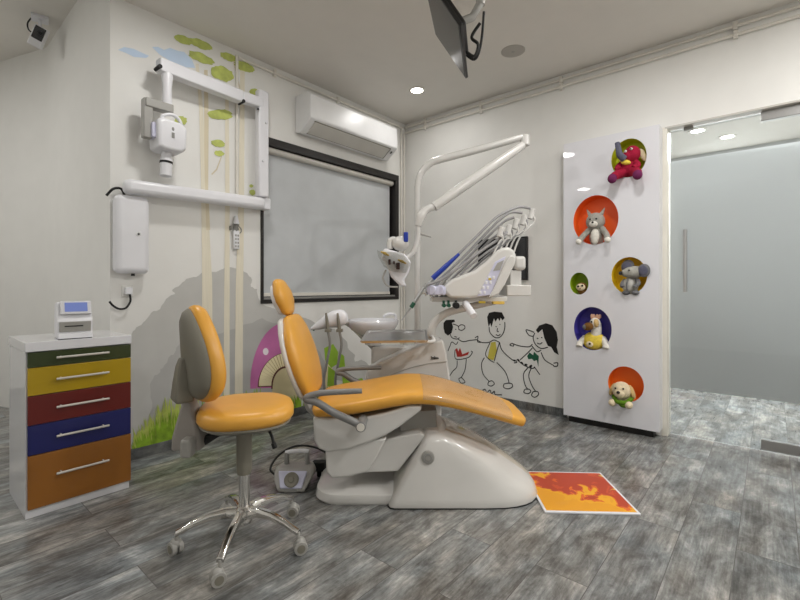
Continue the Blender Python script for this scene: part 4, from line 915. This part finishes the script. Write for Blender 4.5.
# ================================================================== DENTAL LAMP
f = Fr(.125, 3.12); la = thing('dental_lamp', 'white dental operating lamp on a tall bent pole behind the chair', 'dental lamp', f.loc, f.rot); P = f.p; D = 3.12
b = B(); b.tube([V(P(417.5,330,D).x,0,0), P(417.5,330,D), P(417.5,200,D), P(417.7,186,D), P(421,173,D), P(430,163.5,D), P(442,159,D), P(480,149,D), P(524,136.5,D)], [.022,.022,.022,.0225,.0235,.025,.0265,.0265,.024], 16, 6); obj('lamp_pole', b, 'white_plastic', la, ang=70)
b = B(); b.lathe([(.12,0),(.12,.012),(.05,.02),(.03,.05)], 28, T=Matrix.Translation((P(417.5,330,D).x,0,0))); obj('pole_base', b, 'white_plastic', la)
b = B(); j = P(525,139,D); b.cyl(j+V(0,0,.028), j+V(0,0,-.05), .033, n=22); obj('elbow_joint', b, 'white_plastic', la, bev=.008)
b = B(); b.tube([P(523,145,3.06), P(500,161,3.03), P(468,183,2.98), P(434,207,2.94)], [.027,.036,.036,.031], 14, 4); obj('spring_arm', b, 'white_plastic', la, ang=70)
b = B(); b.tube([P(434,207,2.94), P(426,210,2.93), P(421,216,2.92), P(418,226,2.92)], [.022,.026,.032,.022], 14, 4); obj('wrist_joint', b, 'white_plastic', la, ang=70)
b = B(); b.tube([P(418,224,2.92), P(418,238,2.92), P(413,252,2.91), P(405,259,2.90)], [.014,.016,.018,.020], 12, 5); b.tube([P(405,250,2.90), P(396,240,2.90), P(390,241,2.90), P(390,249,2.90)], [.012,.018,.02,.018], 12, 5); obj('yoke', b, 'white_plastic', la, ang=70)
b = B(); b.tube([P(418,233,2.92), P(424,235,2.92), P(431,237,2.92)], [.008,.006,.004], 8, 3); obj('switch_lever', b, 'mid_grey', la)
b = B(); b.ell(P(400.5,243.5,2.90), (.058,.045,.05)); obj('head_joint', b, 'white_plastic', la)
b = B(); q = P(406,237,2.885); b.box(q.x-.016,q.x+.014,q.y-.03,q.y+.02,q.z-.035,q.z+.03); obj('blue_clip', b, 'blue', la, bev=.006)
# reflector head
hc = [P(*q, 2.88) for q in ((384,248),(405,254),(411,262),(409,272),(404,281),(407,286),(401,287),(391,277),(387,266),(381,258))]
b = B(); b.prism([(p.x,p.z) for p in hc], 'y', 2.88-3.12-.02, 2.88-3.12+.07); lh = obj('lamp_head', b, 'cool_white', la, bev=.014)
b = B(); q4 = [P(*q, 2.83) for q in ((377,250),(381,252),(402,252),(411,264),(406,273),(393,272),(384,267),(378,256))]; b.prism([(p.x,p.z) for p in q4], 'y', 2.83-3.12, 2.83-3.12+.005); obj('clear_shield', b, 'clear', lh)
b = B()
for q in ((385,253.5),(402,261.5)): e0 = P(*q, 2.845); b.tube([e0+V(-.028,0,.012), e0, e0+V(.028,0,-.014)], [.004,.010,.004], 8)
obj('amber_lens', b, 'amber', lh)
b = B()
for q, rx, rz in (((389.5,262),.008,.018),((394,262.5),.006,.010),((398,266),.012,.022)): e0 = P(*q, 2.845); b.box(e0.x-rx,e0.x+rx,e0.y-.01,e0.y+.012,e0.z-rz,e0.z+rz)
obj('bulb_socket', b, 'p_line', lh, bev=.004)
b = B(); b.tube([P(386,270,2.87), P(383,278,2.87), P(388,286,2.87), P(398,287,2.87)], .006, 8, 4); obj('lamp_handle', b, 'mid_grey', lh)

# ================================================================== STOOL
f = Fr(-.640, 1.791); st = thing('dental_stool', 'orange cushioned stool with grey backrest on a chrome star base', 'stool', f.loc, f.rot); P = f.p
b = B(); b.lathe([(.03,.085),(.036,.10),(.036,.145),(.026,.155)], 24); hub = obj('hub', b, 'chrome', st)
b = B(); b.lathe([(.0215,.15),(.0215,.30)], 22); obj('gas_column', b, 'chrome', st)
b = B(); b.lathe([(.027,.285),(.031,.30),(.031,.47),(.028,.485)], 22); obj('column_cover', b, 'shell_grey', st)
for k in range(5):
    a = math.radians(271+72*k); dr = V(math.cos(a), math.sin(a), 0); sd = V(-dr.y, dr.x, 0); R_ = .250
    prof = [(.022,.128,.020,.022),(.07,.137,.0175,.018),(.13,.132,.016,.014),(.19,.115,.015,.012),(.228,.096,.0145,.011),(.254,.086,.014,.010)]
    b = B(); b.quadring([[dr*r_+V(0,0,z_)+sd*w_*c1+V(0,0,h_*c2) for c1, c2 in ((-1,-1),(-1,.3),(-.55,1),(.55,1),(1,.3),(1,-1))] for r_, z_, w_, h_ in prof]); lg = obj('leg', b, 'chrome', st, ang=50, bev=.003)
    cp = dr*R_; sw = math.radians(271+72*k+(40 if k % 2 else -55)); cd_ = V(math.cos(sw), math.sin(sw), 0); ax = V(-cd_.y, cd_.x, 0)
    b = B(); b.cyl(cp+V(0,0,.086), cp+V(0,0,.05), .0075, n=10); cc_ = cp+cd_*.008
    for s in (-1,1): b.cyl(cc_+ax*s*.004+V(0,0,.0265), cc_+ax*s*.022+V(0,0,.0265), .0262, n=20)
    b.ell(cc_+V(0,0,.042), (.021,.021,.022)); cs = obj('caster', b, 'mid_grey', st, bev=.002)
    for s in (-1,1): b = B(); b.cyl(cc_+ax*s*.0215+V(0,0,.0265), cc_+ax*s*.0235+V(0,0,.0265), .016, n=16); obj('wheel_hub', b, 'shell_grey', cs)
SF = math.radians(40)                                  # way the stool faces (turned from local x)
R2 = Matrix.Rotation(SF,4,'Z'); RS = Matrix.Rotation(math.radians(16),4,'Z')
sc_ = V(.012,.0,0)
def sring(w, d_, z, n=40, e=2.7):
    o = []
    for k in range(n):
        a = 2*PI*k/n; ca, sa = math.cos(a), math.sin(a)
        o.append(sc_+RS @ V(d_*math.copysign(abs(ca)**(2/e),ca), w*(1+.0*ca)*math.copysign(abs(sa)**(2/e),sa), z))
    return o
b = B(); b.quadring([sring(.15,.148,.512), sring(.178,.174,.516), sring(.19,.186,.532), sring(.19,.186,.552), sring(.182,.178,.567), sring(.158,.154,.578), sring(.11,.106,.583), sring(.05,.05,.584)]); obj('seat_cushion', b, 'vinyl_orange', st, ang=80)
b = B(); b.quadring([sring(.115,.115,.487), sring(.158,.155,.495), sring(.178,.175,.508), sring(.176,.172,.518)]); obj('seat_pan', b, 'shell_grey', st, ang=50)
b = B(); b.box(-.09,.09,-.05,.05,.47,.492); obj('seat_mechanism', b, 'rubber', st, bev=.004)
q0 = P(268,430,1.72); b = B(); b.tube([V(.05,-.06,.48), q0, P(274,444,1.70)], .0055, 8, 4); b.cyl(P(273.5,443,1.70), P(275,448,1.70), .010, n=10); obj('height_lever', b, 'rubber', st)
# backrest: outline in (w: across, z), facing +x of the turned frame
BC = V(-.160,.038,0)
def bring(off, k, z0=0):
    o = []; N_ = 36
    for i in range(N_):
        a = 2*PI*i/N_; sa, ca = math.sin(a), math.cos(a)
        zz = .785+.195*k*sa if sa > 0 else .785+.185*k*sa
        wid = .178*(1-.62*max(0,(zz-.66)/.32)**1.25) if zz > .66 else .178
        e = 2.5; yv = wid*k*math.copysign(abs(ca)**(2/e), ca)
        curve = .35*yv*yv + (-.07)*(zz-.772)-.45*(zz-.772)**2
        o.append(R2 @ (BC+V(off+curve, yv, zz)))
    return o
b = B(); b.quadring([bring(-.012,.90), bring(-.006,.97), bring(.010,1.0), bring(.030,.99), bring(.044,.93), bring(.052,.75), bring(.053,.4)]); bkc = obj('backrest_cushion', b, 'vinyl_orange', st, ang=80)
b = B(); b.quadring([bring(-.055,.45), bring(-.050,.72), bring(-.036,.86), bring(-.018,.925), bring(-.011,.93)]); bks = obj('backrest_shell', b, 'shell_grey', st, ang=70)
b = B(); o_ = BC+V(-.062,.02,0)
b.quadring([[R2 @ (o_+V(x_,y_,z_)) for x_, y_ in ((-.03-dx_,-w_),(.035,-w_),(.035,w_),(-.03-dx_,w_))] for z_, w_, dx_ in ((.605,.04,-.002),(.62,.045,.002),(.68,.038,-.004),(.74,.03,-.012),(.775,.02,-.022))]); obj('height_adjuster', b, 'shell_grey', st, bev=.008)
b = B(); b.quadring([[V(x_,y_,z_) for x_, y_ in ((x0_,y1_),(x1_,y1_),(x1_,y1_+d_),(x0_,y1_+d_))] for z_, x0_, x1_, y1_, d_ in [(P(182,400,1.75).z+.05, P(184,400,1.75).x, P(192,400,1.75).x, -.05, .05), (P(182,400,1.75).z, P(183,400,1.75).x, P(192.5,400,1.75).x, -.05, .055), (P(180,418,1.75).z, P(178,418,1.75).x, P(196,418,1.75).x, -.055, .075), (P(175,436,1.75).z, P(173.5,436,1.75).x, P(201,436,1.75).x, -.06, .10), (P(175,450,1.75).z, P(172.5,450,1.75).x, P(202,446,1.75).x, -.06, .11)]]); obj('back_bracket', b, 'stone_grey', st, bev=.012)
q0, q1 = P(182,438,1.70), P(193,457,1.70); b = B(); b.box(q0.x,q1.x,-.115,-.06,q1.z,q0.z); obj('tilt_knob', b, 'mid_grey', st, bev=.012)
b = B(); b.tube([P(196,446,1.79), P(206,440,1.79), V(-.07,.0,.478)], .018, 10, 4); obj('back_bar', b, 'rubber', st)

# ================================================================== FOOT PEDAL
f = Fr(-.555, 2.30); fp_ = thing('foot_pedal', 'grey foot control with round dial and handle bar on the floor', 'foot pedal', f.loc, f.rot); P = f.p
b = B(); b.quadring([[V(x,y,z) for x, y in ((-.105*k,-.06-dy),(.105*k,-.06-dy),(.115*k,.03),(.09*k,.09),(-.09*k,.09),(-.115*k,.03))] for z, k, dy in ((0.004,.62,.02),(.02,.70,.025),(.06,.9,.0),(.085,.94,-.03),(.098,.82,-.045))]); pb = obj('pedal_body', b, 'mid_grey', fp_, bev=.008)
sl = math.atan2(.055,.048)
T = Matrix.Translation((.0,-.058,.058)) @ Matrix.Rotation(math.radians(-32),4,'X')
b = B(); b.prism([(-.055,-.042),(.055,-.042),(.075,.042),(-.075,.042)], 'y', -.012, .006); 
for v in b.bm.verts: v.co = T @ v.co
pl_ = obj('front_plate', b, 'lilac', fp_, bev=.006)
b = B(); b.lathe([(0,.012),(.012,.012),(.016,.008),(.032,.010),(.037,.006),(.037,0),(0,0)], 28, T=T @ Matrix.Translation((0,-.012,-.002)) @ Matrix.Rotation(PI/2,4,'X'), caps=(False,False)); obj('dial', b, 'shell_grey', fp_)
for s in (-1,1): b = B(); b.lathe([(.014,.08),(.0135,.155),(.011,.16)], 14, T=Matrix.Translation((s*.055-.0,.05,0))); obj('handle_post', b, 'grey_plastic', fp_)
b = B(); b.tube([(-.06,.05,.157),(-.03,.05,.164),(.03,.05,.168),(.062,.05,.163)], .011, 12, 4); obj('handle_bar', b, 'cool_white', fp_)
b = B(); b.box(-.035,.03,-.085,-.05,.004,.022); obj('toe_stop', b, 'grey_plastic', fp_, bev=.004)
b = B(); b.tube([(-.10,.05,.03),(-.15,.07,.06),(-.13,.16,.10),(-.05,.22,.13),(.06,.23,.12),(.16,.18,.09),(.19,.14,.07)], .006, 8, 6); obj('pedal_cable', b, 'rubber', fp_)

# ================================================================== FLOOR MAT
ctr = Vector((-1.262,-2.19,0)); mt = thing('floor_mat', 'square orange and red printed mat with white border on the floor', 'floor mat', (ctr.x,ctr.y,.0005), math.atan2(-.788,.615))
hs_ = .218
b = B(); b.box(-hs_,hs_,-hs_-.01,hs_,0,.009); obj('mat_border', b, 'cool_white', mt, bev=.002)
b = B(); b.box(-hs_+.012,hs_-.012,-hs_+.003,hs_-.012,.0085,.0098); obj('printed_face', b, 'mat_print', mt)

# ================================================================== world + camera
w = bpy.data.worlds.new('World'); bpy.context.scene.world = w; w.use_nodes = True
w.node_tree.nodes['Background'].inputs[0].default_value = (.02,.022,.028,1); w.node_tree.nodes['Background'].inputs[1].default_value = 1
cam = bpy.data.cameras.new('Camera'); co_ = bpy.data.objects.new('Camera', cam); C.objects.link(co_)
cam.sensor_width = 36; cam.lens = FP/800*36; cam.shift_y = -(300-HZ)/800; cam.clip_start = .05
co_.location = (CX,CY,EYE); co_.rotation_euler = (PI/2,0,YAW)
S = bpy.context.scene; S.camera = co_
S.view_settings.view_transform = 'Standard'; S.view_settings.look = 'None'; S.view_settings.gamma = 1; S.view_settings.use_curve_mapping = False
S.view_settings.exposure = 0.07
